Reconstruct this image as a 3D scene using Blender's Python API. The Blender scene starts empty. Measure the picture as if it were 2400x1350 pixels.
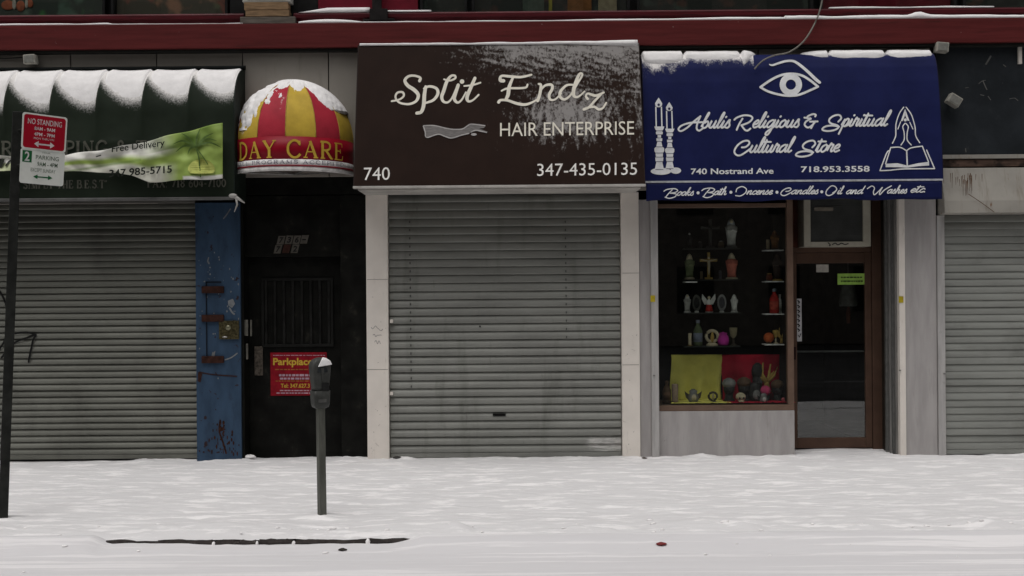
import bpy, math, random
from math import sin, cos, pi, radians, sqrt, exp
from mathutils import Vector, Matrix, noise
from mathutils.geometry import tessellate_polygon

random.seed(7)
scene = bpy.context.scene
COL = scene.collection

# ------------------------------------------------------------------ camera, sky, sun, exposure
F, DIST, CAMZ, ROLL = 2592.0, 12.0, 1.85, 0.0078      # focal length in photo pixels, metres to the facade
cam = bpy.data.cameras.new('camera'); cam.sensor_width = 36.0; cam.lens = 36.0 * F / 2400.0
cam.clip_start = 0.1; cam.clip_end = 1500.0
co = bpy.data.objects.new('camera', cam); COL.objects.link(co)
co.matrix_world = Matrix.Translation((0, -DIST, CAMZ)) @ Matrix.Rotation(radians(90), 4, 'X') @ Matrix.Rotation(-ROLL, 4, 'Z')
scene.camera = co

SUN_EL, SUN_AZ = radians(70), radians(205)
world = bpy.data.worlds.new('World'); scene.world = world; world.use_nodes = True
wn, wl = world.node_tree.nodes, world.node_tree.links
bg = wn['Background']
sky = wn.new('ShaderNodeTexSky'); sky.sky_type = 'NISHITA'; sky.sun_disc = False
sky.sun_elevation = SUN_EL; sky.sun_rotation = SUN_AZ
sky.air_density = 1.0; sky.dust_density = 4.0; sky.ozone_density = 1.0
hsv = wn.new('ShaderNodeHueSaturation'); hsv.inputs['Saturation'].default_value = 0.05
tint = wn.new('ShaderNodeMix'); tint.data_type = 'RGBA'; tint.blend_type = 'MULTIPLY'; tint.inputs[0].default_value = 1.0; tint.inputs[7].default_value = (1.0, 0.982, 0.972, 1)
wl.new(sky.outputs[0], hsv.inputs['Color']); wl.new(hsv.outputs[0], tint.inputs[6]); wl.new(tint.outputs[2], bg.inputs[0])
bg.inputs[1].default_value = 0.10
sun = bpy.data.lights.new('sun', 'SUN'); sun.energy = 1.1; sun.angle = radians(45); sun.color = (1.0, 0.97, 0.95)
so = bpy.data.objects.new('sun', sun); COL.objects.link(so)
sd = Vector((sin(SUN_AZ) * cos(SUN_EL), cos(SUN_AZ) * cos(SUN_EL), sin(SUN_EL)))
so.rotation_euler = (-sd).to_track_quat('-Z', 'Y').to_euler()
vs = scene.view_settings
vs.view_transform = 'Standard'; vs.look = 'None'; vs.gamma = 1.0; vs.use_curve_mapping = False
vs.exposure = 0.06

# ------------------------------------------------------------------ helpers
def UV(px, py):
    x, y = px - 1200.0, py - 675.0
    return x - ROLL * y, y + ROLL * x

def W(px, py, y=0.0):
    u, v = UV(px, py); d = DIST + y
    return Vector((u * d / F, y, CAMZ - v * d / F))

def on_profile(px, py, prof, off=0.0):
    """where the sight line of a photo point meets an extruded profile [(y,z)...], lifted by off"""
    u, v = UV(px, py); best = None
    for (y0, z0), (y1, z1) in zip(prof, prof[1:]):
        a0 = z0 - (CAMZ - v / F * (DIST + y0)); a1 = z1 - (CAMZ - v / F * (DIST + y1))
        if a0 * a1 <= 0 and a0 != a1:
            t = a0 / (a0 - a1); y = y0 + (y1 - y0) * t; z = z0 + (z1 - z0) * t
            n = Vector((0, z1 - z0, -(y1 - y0))).normalized()
            if n.y > 0: n = -n
            if best is None or y < best[0]: best = (y, z, n)
    if best is None:
        y, z = prof[-1]; best = (y, CAMZ - v / F * (DIST + y), Vector((0, -1, 0)))
    y, z, n = best
    return Vector((u / F * (DIST + y), y, z)) + n * off

WLOC = {}
def lin(c):
    return tuple((x / 12.92 if x <= 0.04045 else ((x + 0.055) / 1.055) ** 2.4) for x in c)

class MB:
    def __init__(s): s.v = []; s.f = []
    def add(s, vs, fs):
        b = len(s.v); s.v += [tuple(p) for p in vs]; s.f += [tuple(i + b for i in f) for f in fs]; return s
    def box(s, x0, x1, y0, y1, z0, z1):
        x0, x1 = min(x0, x1), max(x0, x1); y0, y1 = min(y0, y1), max(y0, y1); z0, z1 = min(z0, z1), max(z0, z1)
        return s.add([(x0,y0,z0),(x1,y0,z0),(x1,y1,z0),(x0,y1,z0),(x0,y0,z1),(x1,y0,z1),(x1,y1,z1),(x0,y1,z1)],
                     [(3,2,1,0),(4,5,6,7),(0,1,5,4),(1,2,6,5),(2,3,7,6),(3,0,4,7)])
    def pbox(s, px0, py0, px1, py1, yf, yb):
        a = W(px0, (py0 + py1) / 2, yf); b = W(px1, (py0 + py1) / 2, yf)
        c = W((px0 + px1) / 2, py0, yf); d = W((px0 + px1) / 2, py1, yf)
        return s.box(a.x, b.x, yf, yb, d.z, c.z)
    def grid(s, fn, nu, nv, flip=False):
        vs = [fn(i / nu, j / nv) for j in range(nv + 1) for i in range(nu + 1)]
        fs = []
        for j in range(nv):
            for i in range(nu):
                a = j * (nu + 1) + i; q = (a, a + 1, a + nu + 2, a + nu + 1)
                fs.append(q[::-1] if flip else q)
        return s.add(vs, fs)
    def lathe(s, c, prof, n=14, sx=1.0, sy=1.0):
        vs = []; fs = []
        for (r, z) in prof:
            for k in range(n):
                a = 2 * pi * k / n; vs.append((c[0] + r * sx * cos(a), c[1] + r * sy * sin(a), c[2] + z))
        m = len(prof)
        for j in range(m - 1):
            for k in range(n):
                k2 = (k + 1) % n; fs.append((j*n+k, j*n+k2, (j+1)*n+k2, (j+1)*n+k))
        fs.append(tuple(range(n))[::-1]); fs.append(tuple((m-1)*n + k for k in range(n)))
        return s.add(vs, fs)
    def ball(s, c, rx, ry=None, rz=None, n=12, m=8):
        ry = rx if ry is None else ry; rz = rx if rz is None else rz
        prof = [(sin(pi * j / m) * 1.0, -cos(pi * j / m) * rz) for j in range(m + 1)]
        prof[0] = (0.02, -rz); prof[-1] = (0.02, rz)
        return s.lathe(c, prof, n, rx, ry)
    def tube(s, pts, r, n=8, caps=True):
        pts = [Vector(p) for p in pts]; vs = []; fs = []
        rs = r if isinstance(r, (list, tuple)) else [r] * len(pts)
        for i, p in enumerate(pts):
            t = (pts[min(i+1, len(pts)-1)] - pts[max(i-1, 0)]).normalized()
            a = Vector((0,0,1)) if abs(t.z) < 0.9 else Vector((1,0,0))
            x = t.cross(a).normalized(); y = t.cross(x)
            for k in range(n):
                an = 2*pi*k/n; vs.append(p + (x*cos(an) + y*sin(an)) * rs[i])
        for i in range(len(pts)-1):
            for k in range(n):
                k2 = (k+1) % n; fs.append((i*n+k, i*n+k2, (i+1)*n+k2, (i+1)*n+k))
        if caps: fs.append(tuple(range(n))[::-1]); fs.append(tuple((len(pts)-1)*n+k for k in range(n)))
        return s.add(vs, fs)
    def prism(s, pts, ext):
        """closed polygon of 3D points pushed along ext"""
        pts = [Vector(p) for p in pts]; ext = Vector(ext); n = len(pts)
        tri = tessellate_polygon([pts])
        vs = pts + [p + ext for p in pts]
        fs = [tuple(t) for t in tri] + [tuple(i + n for i in t[::-1]) for t in tri]
        fs += [(i, (i+1) % n, (i+1) % n + n, i + n) for i in range(n)]
        return s.add(vs, fs)
    def poly(s, pts):
        pts = [Vector(p) for p in pts]
        return s.add(pts, [tuple(t) for t in tessellate_polygon([pts])])
    def loft(s, rings, caps=True):
        n = len(rings[0]); vs = [p for r in rings for p in r]; fs = []
        for i in range(len(rings)-1):
            for k in range(n):
                k2 = (k+1) % n; fs.append((i*n+k, i*n+k2, (i+1)*n+k2, (i+1)*n+k))
        if caps: fs.append(tuple(range(n))[::-1]); fs.append(tuple((len(rings)-1)*n+k for k in range(n)))
        return s.add(vs, fs)

def props(o, label=None, cat=None, group=None, kind=None):
    if label: o['label'] = label
    if cat: o['category'] = cat
    if group: o['group'] = group
    if kind: o['kind'] = kind
    return o

def put(o, parent, loc=None):
    COL.objects.link(o)
    if parent is not None:
        o.parent = parent
        pl = WLOC.get(parent.name)
        if pl is not None: o.matrix_parent_inverse = Matrix.Translation(-pl)
    if loc is not None: o.location = loc
    return o

def build(name, mb, mat, parent=None, label=None, cat=None, group=None, kind=None, smooth=False, bevel=0.0, loc=None, attr=None, fixn=True):
    me = bpy.data.meshes.new(name); me.from_pydata(mb.v, [], mb.f); me.validate(clean_customdata=False)
    if fixn:
        import bmesh
        bm = bmesh.new(); bm.from_mesh(me); bmesh.ops.recalc_face_normals(bm, faces=bm.faces[:]); bm.to_mesh(me); bm.free()
    if smooth:
        me.polygons.foreach_set('use_smooth', [True] * len(me.polygons))
    me.materials.append(mat); 
    if attr:
        for k, vals in attr.items():
            if isinstance(vals[0], (tuple, list)):
                a = me.attributes.new(k, 'FLOAT_COLOR', 'POINT')
                a.data.foreach_set('color', [c for v in vals for c in (v[0], v[1], v[2], 1.0)])
            else:
                a = me.attributes.new(k, 'FLOAT', 'POINT'); a.data.foreach_set('value', [float(v) for v in vals])
    me.update()
    o = bpy.data.objects.new(name, me); put(o, parent, loc); props(o, label, cat, group, kind)
    if bevel:
        b = o.modifiers.new('bevel', 'BEVEL'); b.width = bevel; b.segments = 2; b.limit_method = 'ANGLE'; b.angle_limit = radians(40)
    return o

def thing(name, loc, label=None, cat=None, group=None, parent=None):
    o = bpy.data.objects.new(name, None); o.empty_display_size = 0.1
    loc = Vector(loc); put(o, parent, loc); WLOC[o.name] = loc
    return props(o, label, cat, group)

def share(src, parent, loc, name=None):
    c = bpy.data.objects.new(name or src.name.split('.')[0], src.data); put(c, parent, loc); return c

# ------------------------------------------------------------------ materials
MATS = {}
def nodes_of(name):
    m = bpy.data.materials.new(name); m.use_nodes = True
    nt = m.node_tree; b = nt.nodes['Principled BSDF']
    return m, nt, nt.nodes, nt.links, b

def mapping(nt, stretch):
    g = nt.nodes.new('ShaderNodeNewGeometry'); mp = nt.nodes.new('ShaderNodeVectorMath'); mp.operation = 'MULTIPLY'
    mp.inputs[1].default_value = stretch; nt.links.new(g.outputs['Position'], mp.inputs[0]); return mp.outputs[0]

def noise_n(nt, vec, scale, detail=4, rough=0.6):
    n = nt.nodes.new('ShaderNodeTexNoise'); n.inputs['Scale'].default_value = scale
    n.inputs['Detail'].default_value = detail; n.inputs['Roughness'].default_value = rough
    nt.links.new(vec, n.inputs['Vector']); return n.outputs['Fac']

def ramp(nt, fac, a, b, lo=0.0, hi=1.0):
    r = nt.nodes.new('ShaderNodeMapRange'); r.interpolation_type = 'SMOOTHSTEP'
    r.inputs['From Min'].default_value = a; r.inputs['From Max'].default_value = b
    r.inputs['To Min'].default_value = lo; r.inputs['To Max'].default_value = hi
    nt.links.new(fac, r.inputs['Value']); return r.outputs['Result']

def mixc(nt, fac, a, b, mode='MIX'):
    m = nt.nodes.new('ShaderNodeMix'); m.data_type = 'RGBA'; m.blend_type = mode
    if isinstance(fac, (int, float)): m.inputs[0].default_value = fac
    else: nt.links.new(fac, m.inputs[0])
    for i, c in ((6, a), (7, b)):
        if isinstance(c, tuple): m.inputs[i].default_value = (c[0], c[1], c[2], 1)
        else: nt.links.new(c, m.inputs[i])
    return m.outputs[2]

def math_n(nt, op, a, b):
    m = nt.nodes.new('ShaderNodeMath'); m.operation = op
    for i, x in ((0, a), (1, b)):
        if isinstance(x, (int, float)): m.inputs[i].default_value = x
        else: nt.links.new(x, m.inputs[i])
    return m.outputs[0]

def M(name, col, rough=0.65, metal=0.0, var=0.2, scale=5.0, stretch=(1,1,1), dirt=None, dthr=(0.55,0.7), dscale=3.0, dstretch=(1,1,1),
      dirt2=None, d2thr=(0.6,0.68), d2scale=12.0, d2stretch=(1,1,1), bump=0.0, bscale=60.0, snow=False, spec=0.12, attrcol=None, sscale=26.0, sstretch=(1,1,1), samp=2.2, smax=1.0):
    if name in MATS: return MATS[name]
    m, nt, N, L, b = nodes_of(name)
    p = mapping(nt, stretch); n = noise_n(nt, p, scale)
    if attrcol:
        a = N.new('ShaderNodeAttribute'); a.attribute_name = attrcol; base = a.outputs['Color']
        c = mixc(nt, ramp(nt, n, 0.25, 0.75, var, 0.0), base, (0.02,0.02,0.02))
    else:
        lo = tuple(max(0, x * (1 - var)) for x in col); hi = tuple(min(1, x * (1 + var)) for x in col)
        c = mixc(nt, ramp(nt, n, 0.3, 0.7), lo, hi)
    if dirt:
        d = noise_n(nt, mapping(nt, dstretch), dscale, 6, 0.65); c = mixc(nt, ramp(nt, d, dthr[0], dthr[1], 0, 0.85), c, dirt)
    if dirt2:
        d = noise_n(nt, mapping(nt, d2stretch), d2scale, 5, 0.6); c = mixc(nt, ramp(nt, d, d2thr[0], d2thr[1], 0, 0.9), c, dirt2)
    if snow:
        a = N.new('ShaderNodeAttribute'); a.attribute_name = 'snow'
        n1 = noise_n(nt, mapping(nt, sstretch), sscale, 5, 0.7)
        s = math_n(nt, 'ADD', a.outputs['Fac'], math_n(nt, 'MULTIPLY', math_n(nt, 'SUBTRACT', n1, 0.5), samp))
        sf = ramp(nt, s, 0.35, 1.15, 0.0, smax)
        c = mixc(nt, sf, c, (0.80, 0.78, 0.76))
        rr = ramp(nt, s, 0.4, 0.9, rough, 0.9); L.new(rr, b.inputs['Roughness'])
    else:
        b.inputs['Roughness'].default_value = rough
    L.new(c, b.inputs['Base Color']); b.inputs['Metallic'].default_value = metal
    b.inputs['Specular IOR Level'].default_value = spec
    if bump:
        bp = N.new('ShaderNodeBump'); bp.inputs['Strength'].default_value = bump; bp.inputs['Distance'].default_value = 0.01
        L.new(noise_n(nt, p, bscale, 5), bp.inputs['Height']); L.new(bp.outputs[0], b.inputs['Normal'])
    MATS[name] = m; return m

def glass_mat(name, tint=(0.9,0.92,0.9), rough=0.0):
    if name in MATS: return MATS[name]
    m, nt, N, L, b = nodes_of(name); N.remove(b)
    t = N.new('ShaderNodeBsdfTransparent'); t.inputs[0].default_value = tint + (1,)
    g = N.new('ShaderNodeBsdfGlossy'); g.inputs['Roughness'].default_value = rough
    lw = N.new('ShaderNodeLayerWeight'); lw.inputs[0].default_value = 0.5
    fac = math_n(nt, 'ADD', 0.07, math_n(nt, 'MULTIPLY', 0.9, math_n(nt, 'POWER', lw.outputs['Facing'], 5.0)))
    mx = N.new('ShaderNodeMixShader'); L.new(fac, mx.inputs[0]); L.new(t.outputs[0], mx.inputs[1]); L.new(g.outputs[0], mx.inputs[2])
    L.new(mx.outputs[0], N['Material Output'].inputs[0]); MATS[name] = m; return m

def snow_ground_mat(name, streak, base=(0.84,0.825,0.825), packed=(0.66,0.652,0.656)):
    m, nt, N, L, b = nodes_of(name)
    p = mapping(nt, (1, 1, 1)); ps = mapping(nt, streak)
    a = noise_n(nt, ps, 2.6, 7, 0.66); c = mixc(nt, ramp(nt, a, 0.50, 0.60), packed, base)
    big = noise_n(nt, mapping(nt, (0.4, 1.0, 1)), 0.9, 3); c = mixc(nt, ramp(nt, big, 0.35, 0.7, 0.0, 0.35), c, packed)
    sp = noise_n(nt, p, 45, 2); c = mixc(nt, ramp(nt, sp, 0.74, 0.80, 0, 0.5), c, (0.35, 0.33, 0.31))
    L.new(c, b.inputs['Base Color']); b.inputs['Roughness'].default_value = 0.85; b.inputs['Specular IOR Level'].default_value = 0.2
    bp = N.new('ShaderNodeBump'); bp.inputs['Strength'].default_value = 0.55; bp.inputs['Distance'].default_value = 0.012
    h = math_n(nt, 'ADD', math_n(nt, 'MULTIPLY', a, 1.0), math_n(nt, 'MULTIPLY', noise_n(nt, ps, 14, 5), 0.4))
    L.new(h, bp.inputs['Height']); L.new(bp.outputs[0], b.inputs['Normal']); return m

SNOW = M('snow', (0.84,0.825,0.82), rough=0.9, var=0.05, scale=9, bump=0.25, bscale=45, spec=0.15)
WHITE = M('white_letter_vinyl', (0.80,0.78,0.74), rough=0.5, var=0.08, scale=7, dirt=(0.45,0.43,0.40), dthr=(0.58,0.8), dscale=9)
BLUEW = M('white_letter_print', (0.74,0.75,0.76), rough=0.5, var=0.10, scale=9, dirt=(0.35,0.36,0.42), dthr=(0.58,0.8), dscale=14)
CREAMW = M('cream_letter_vinyl', (0.78,0.74,0.64), rough=0.5, var=0.08, scale=7, dirt=(0.40,0.37,0.32), dthr=(0.6,0.8), dscale=9)
BLACKP = M('black_print', (0.012,0.012,0.012), rough=0.6, var=0.1)
PILLARW = M('white_painted_steel', (0.74,0.69,0.63), rough=0.55, var=0.06, scale=2.5, dirt=(0.42,0.38,0.34), dthr=(0.60,0.80), dscale=5, dstretch=(3,1,0.7),
            dirt2=(0.22,0.19,0.17), d2thr=(0.70,0.76), d2scale=22, bump=0.06, bscale=30)
PILLARG = M('grey_white_paint', (0.37,0.352,0.345), rough=0.6, var=0.10, scale=2.5, stretch=(4,1,0.6), dirt=(0.27,0.255,0.245), dthr=(0.55,0.8), dscale=4, dstretch=(5,1,0.5),
            dirt2=(0.12,0.11,0.11), d2thr=(0.70,0.75), d2scale=14, bump=0.1, bscale=25)
PANELW = M('fascia_white_panel', (0.27,0.25,0.22), rough=0.5, var=0.07, scale=1.5, dirt=(0.17,0.16,0.135), dthr=(0.55,0.85), dscale=3, dstretch=(4,1,0.6))
SEAM = M('dark_joint', (0.02,0.02,0.018), rough=0.9)
REDB = M('dark_red_paint', (0.105,0.018,0.018), rough=0.55, var=0.16, scale=3, stretch=(0.5,1,9), dirt=(0.055,0.014,0.012), dthr=(0.55,0.75), dscale=4, dstretch=(0.5,1,8),
         dirt2=(0.35,0.30,0.28), d2thr=(0.735,0.76), d2scale=30, bump=0.08, bscale=20)
MAROON = M('maroon_sill_paint', (0.075,0.010,0.014), rough=0.4, var=0.2, scale=3, stretch=(0.4,1,6), dirt=(0.02,0.008,0.008), dthr=(0.5,0.7), dscale=5, dstretch=(0.6,1,9))
CRIMSON = M('crimson_board', (0.13,0.008,0.018), rough=0.5, var=0.15)
BLACKM = M('black_door_paint', (0.007,0.007,0.006), rough=0.5, var=0.4, scale=6, dirt=(0.030,0.028,0.022), dthr=(0.60,0.75), dscale=6, bump=0.1, bscale=40, spec=0.08)
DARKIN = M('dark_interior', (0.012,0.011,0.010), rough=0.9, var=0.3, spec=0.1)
SLATE = M('dark_slate_panel', (0.022,0.026,0.030), rough=0.45, var=0.25, scale=2.2, dirt=(0.06,0.065,0.065), dthr=(0.58,0.8), dscale=2.5, dirt2=(0.5,0.48,0.46), d2thr=(0.745,0.76), d2scale=16, bump=0.08)
BLUEP = M('chipped_blue_steel', (0.034,0.062,0.106), rough=0.5, var=0.2, scale=3, stretch=(2,1,0.7), dirt=(0.026,0.040,0.066), dthr=(0.55,0.75), dscale=4, dstretch=(2,1,0.8),
          dirt2=(0.030,0.014,0.012), d2thr=(0.655,0.675), d2scale=13, bump=0.12, bscale=30)
RUST = M('rusted_steel', (0.035,0.014,0.010), rough=0.8, var=0.4, scale=20, bump=0.2)
BROWNF = M('brown_aluminium', (0.088,0.052,0.037), rough=0.4, var=0.15, scale=4, metal=0.0)
BROWNL = M('brown_frame_light', (0.14,0.092,0.068), rough=0.45, var=0.15, scale=4)
ALU = M('grey_aluminium_track', (0.22,0.215,0.205), rough=0.42, metal=0.5, var=0.2, scale=6, stretch=(5,5,0.5))
ALUW = M('pale_aluminium_track', (0.42,0.41,0.40), rough=0.5, metal=0.15, var=0.12, scale=5, stretch=(5,5,0.6), dirt=(0.2,0.19,0.18), dthr=(0.6,0.8), dscale=8)
SH1 = M('shutter_steel_olive', (0.160,0.162,0.142), rough=0.5, metal=0.3, var=0.14, scale=2.0, stretch=(0.5,1,3), dirt=(0.105,0.104,0.092), dthr=(0.5,0.8), dscale=1.6, dstretch=(1.2,1,0.5), bump=0.03, snow=True)
SH2 = M('shutter_steel_grey', (0.240,0.243,0.224), rough=0.5, metal=0.3, var=0.12, scale=2.0, stretch=(0.5,1,3), dirt=(0.150,0.152,0.135), dthr=(0.50,0.80), dscale=2.2, dstretch=(2.2,1,0.4), dirt2=(0.09,0.088,0.078), d2thr=(0.66,0.82), d2scale=5, d2stretch=(3,1,0.5), bump=0.03, snow=True, sscale=13, sstretch=(0.5,1,3.0), samp=1.8, smax=0.7)
SH3 = M('shutter_steel_pale', (0.265,0.272,0.252), rough=0.5, metal=0.3, var=0.12, scale=2.0, stretch=(0.5,1,3), dirt=(0.14,0.14,0.13), dthr=(0.5,0.85), dscale=1.5, bump=0.03)
GREENA = M('green_awning_vinyl', (0.019,0.026,0.018), rough=0.5, spec=0.05, var=0.15, scale=3, sscale=55, samp=1.0, snow=True, dirt=(0.027,0.033,0.026), dthr=(0.55,0.8), dscale=4, bump=0.05, bscale=12)
BROWNA = M('brown_awning_vinyl', (0.021,0.0115,0.0085), spec=0.05, rough=0.5, var=0.12, scale=3, snow=True, sscale=42.0, sstretch=(1.0,1.0,0.6), samp=2.6, smax=0.34, bump=0.05, bscale=10)
BLUEA = M('blue_awning_vinyl', (0.0125,0.0165,0.070), spec=0.05, rough=0.5, var=0.14, scale=3, snow=True, sscale=55.0, sstretch=(1.2,1,0.8), samp=1.4, bump=0.05, bscale=10)
GOREY = M('yellow_awning_vinyl', (0.52,0.36,0.05), spec=0.1, rough=0.5, var=0.12, scale=5, bump=0.35, bscale=7, snow=True, sscale=20)
GORER = M('red_awning_vinyl', (0.37,0.026,0.044), spec=0.1, rough=0.5, var=0.14, scale=5, bump=0.35, bscale=7, snow=True, sscale=20)
REDBAND = M('red_band_vinyl', (0.26,0.006,0.018), rough=0.4, var=0.08, scale=5)
YELLP = M('yellow_print', (0.55,0.36,0.05), rough=0.5, var=0.08)
METERG = M('meter_grey_paint', (0.058,0.060,0.056), rough=0.5, metal=0.2, var=0.2, scale=12, bump=0.08, bscale=60)
POLEG = M('galvanised_post', (0.10,0.102,0.088), rough=0.5, metal=0.35, var=0.25, scale=9, stretch=(2,2,0.4), bump=0.05)
POSTD = M('dark_sign_post', (0.022,0.023,0.021), rough=0.6, metal=0.2, var=0.3, scale=9)
SIGNR = M('sign_red', (0.36,0.006,0.020), rough=0.4, var=0.06)
SIGNW = M('sign_white', (0.74,0.76,0.71), rough=0.4, var=0.06, scale=8)
SIGNG = M('sign_green', (0.015,0.12,0.04), rough=0.4, var=0.06)
SIGNT = M('sign_grey_green_text', (0.06,0.10,0.06), rough=0.5)
STONE = M('kerb_stone', (0.035,0.030,0.028), rough=0.85, var=0.35, scale=14, bump=0.4, bscale=35, dirt=(0.10,0.09,0.085), dthr=(0.6,0.72), dscale=18)
CONC = M('concrete', (0.25,0.24,0.23), rough=0.9, var=0.15)
ASPH = M('asphalt', (0.035,0.035,0.036), rough=0.8, var=0.3, scale=2, dirt=(0.20,0.20,0.205), dthr=(0.60,0.75), dscale=1.2, dstretch=(0.2,2.5,1))
WOOD = M('weathered_timber', (0.23,0.15,0.085), rough=0.8, var=0.3, scale=7, stretch=(1,1,9), bump=0.2, bscale=20)
WOODG = M('grey_timber', (0.12,0.105,0.09), rough=0.85, var=0.3, scale=7, stretch=(1,1,9), bump=0.2)
HOODW = M('stained_white_hood', (0.30,0.285,0.255), rough=0.55, var=0.12, scale=2, dirt=(0.19,0.16,0.125), dthr=(0.52,0.8), dscale=4, dstretch=(5,1,0.5), dirt2=(0.16,0.07,0.035), d2thr=(0.64,0.70), d2scale=7, d2stretch=(3,1,0.5))
ACW = M('aged_cream_plastic', (0.36,0.34,0.28), rough=0.55, var=0.1, scale=6)
ACG = M('grey_filter_grille', (0.085,0.088,0.084), rough=0.7, var=0.15)
GLASS = glass_mat('shop_glass')
FLAT = {}
def flat(rgb, rough=0.6, metal=0.0):
    k = ('c', tuple(rgb), rough, metal)
    if k not in FLAT: FLAT[k] = M('tone_%d' % len(FLAT), tuple(rgb), rough=rough, metal=metal, var=0.18, scale=18)
    return FLAT[k]

# ------------------------------------------------------------------ lettering helpers
def spline(pts, n=5):
    if len(pts) < 3: return [tuple(p) for p in pts]
    out = []; P = [pts[0]] + list(pts) + [pts[-1]]
    for i in range(1, len(P) - 2):
        for k in range(n):
            t = k / n; q = []
            for d in range(len(P[0])):
                p0, p1, p2, p3 = P[i-1][d], P[i][d], P[i+1][d], P[i+2][d]
                q.append(0.5 * ((2*p1) + (-p0+p2)*t + (2*p0-5*p1+4*p2-p3)*t*t + (-p0+3*p1-3*p2+p3)*t**3))
            out.append(tuple(q))
    out.append(tuple(P[-2])); return out

class Print:
    """flat print laid on a surface: place(px,py,off) gives the 3D point"""
    def __init__(s, place, base=0.003): s.mb = MB(); s.place = place; s.off = base
    def ribbon(s, pts, w, smooth=True, cap=True):
        pts = [p if len(p) == 3 else (p[0], p[1], w) for p in pts]
        if smooth: pts = spline(pts)
        n = len(pts); L_ = []; R_ = []
        for i in range(n):
            a = pts[max(i-1,0)]; b = pts[min(i+1,n-1)]
            tx, ty = b[0]-a[0], b[1]-a[1]; l = sqrt(tx*tx+ty*ty) or 1; nx, ny = -ty/l, tx/l; h = pts[i][2] / 2
            L_.append((pts[i][0]+nx*h, pts[i][1]+ny*h)); R_.append((pts[i][0]-nx*h, pts[i][1]-ny*h))
        vs = []; 
        for i in range(n):
            o = s.off + 0.0006 * i / n
            vs += [s.place(L_[i][0], L_[i][1], o), s.place(R_[i][0], R_[i][1], o)]
        s.mb.add(vs, [(2*i, 2*i+1, 2*i+3, 2*i+2) for i in range(n-1)]); s.off += 0.00007
        if cap:
            s.dot(pts[0][0], pts[0][1], pts[0][2]/2, 0, 8); s.dot(pts[-1][0], pts[-1][1], pts[-1][2]/2, 0.0007, 8)
        return s
    def dot(s, x, y, r, extra=0.0, n=14, ry=None):
        ry = r if ry is None else ry
        s.mb.add([s.place(x + r*cos(2*pi*k/n), y + ry*sin(2*pi*k/n), s.off + extra) for k in range(n)], [tuple(range(n))]); s.off += 0.00003; return s
    def ring(s, x, y, r0, r1, n=32):
        vs = []
        for k in range(n):
            a = 2*pi*k/n; vs += [s.place(x+r0*cos(a), y+r0*sin(a), s.off), s.place(x+r1*cos(a), y+r1*sin(a), s.off)]
        s.mb.add(vs, [(2*k, 2*k+1, (2*k+3) % (2*n), (2*k+2) % (2*n)) for k in range(n)]); s.off += 0.00003; return s
    def fill(s, pts):
        tri = tessellate_polygon([[Vector((p[0], p[1], 0)) for p in pts]])
        s.mb.add([s.place(p[0], p[1], s.off) for p in pts], [tuple(t) for t in tri]); s.off += 0.00005; return s
    def text(s, string, x0, y0, x1, y1, dy=0.0, bold=0.0, skew=0.0):
        """font text fitted in the box (top y0, bottom y1), rising by dy from left to right"""
        vs, fs = font_mesh(string, bold)
        out = []
        for (x, y) in vs:
            X = x0 + (x1-x0)*x + skew*(y)*(y1-y0); Y = y1 + (y0-y1)*y - dy*x
            out.append(s.place(X, Y, s.off))
        s.mb.add(out, fs); s.off += 0.00005; return s
    def done(s, name, mat, parent, **k): return build(name, s.mb, mat, parent, fixn=False, **k)

FM = {}
def font_mesh(string, bold=0.0):
    if (string, bold) in FM: return FM[(string, bold)]
    cu = bpy.data.curves.new('text_tmp', 'FONT'); cu.body = string; cu.resolution_u = 3; cu.offset = bold
    ob = bpy.data.objects.new('text_tmp', cu); COL.objects.link(ob)
    dg = bpy.context.evaluated_depsgraph_get(); ev = ob.evaluated_get(dg); me = ev.to_mesh()
    vs = [(v.co.x, v.co.y) for v in me.vertices]; fs = [tuple(p.vertices) for p in me.polygons]
    ev.to_mesh_clear(); bpy.data.objects.remove(ob); bpy.data.curves.remove(cu)
    xs = [v[0] for v in vs]; ys = [v[1] for v in vs]; w = (max(xs)-min(xs)) or 1; h = (max(ys)-min(ys)) or 1
    r = ([((x-min(xs))/w, (y-min(ys))/h) for x, y in vs], fs); FM[(string, bold)] = r; return r

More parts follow.
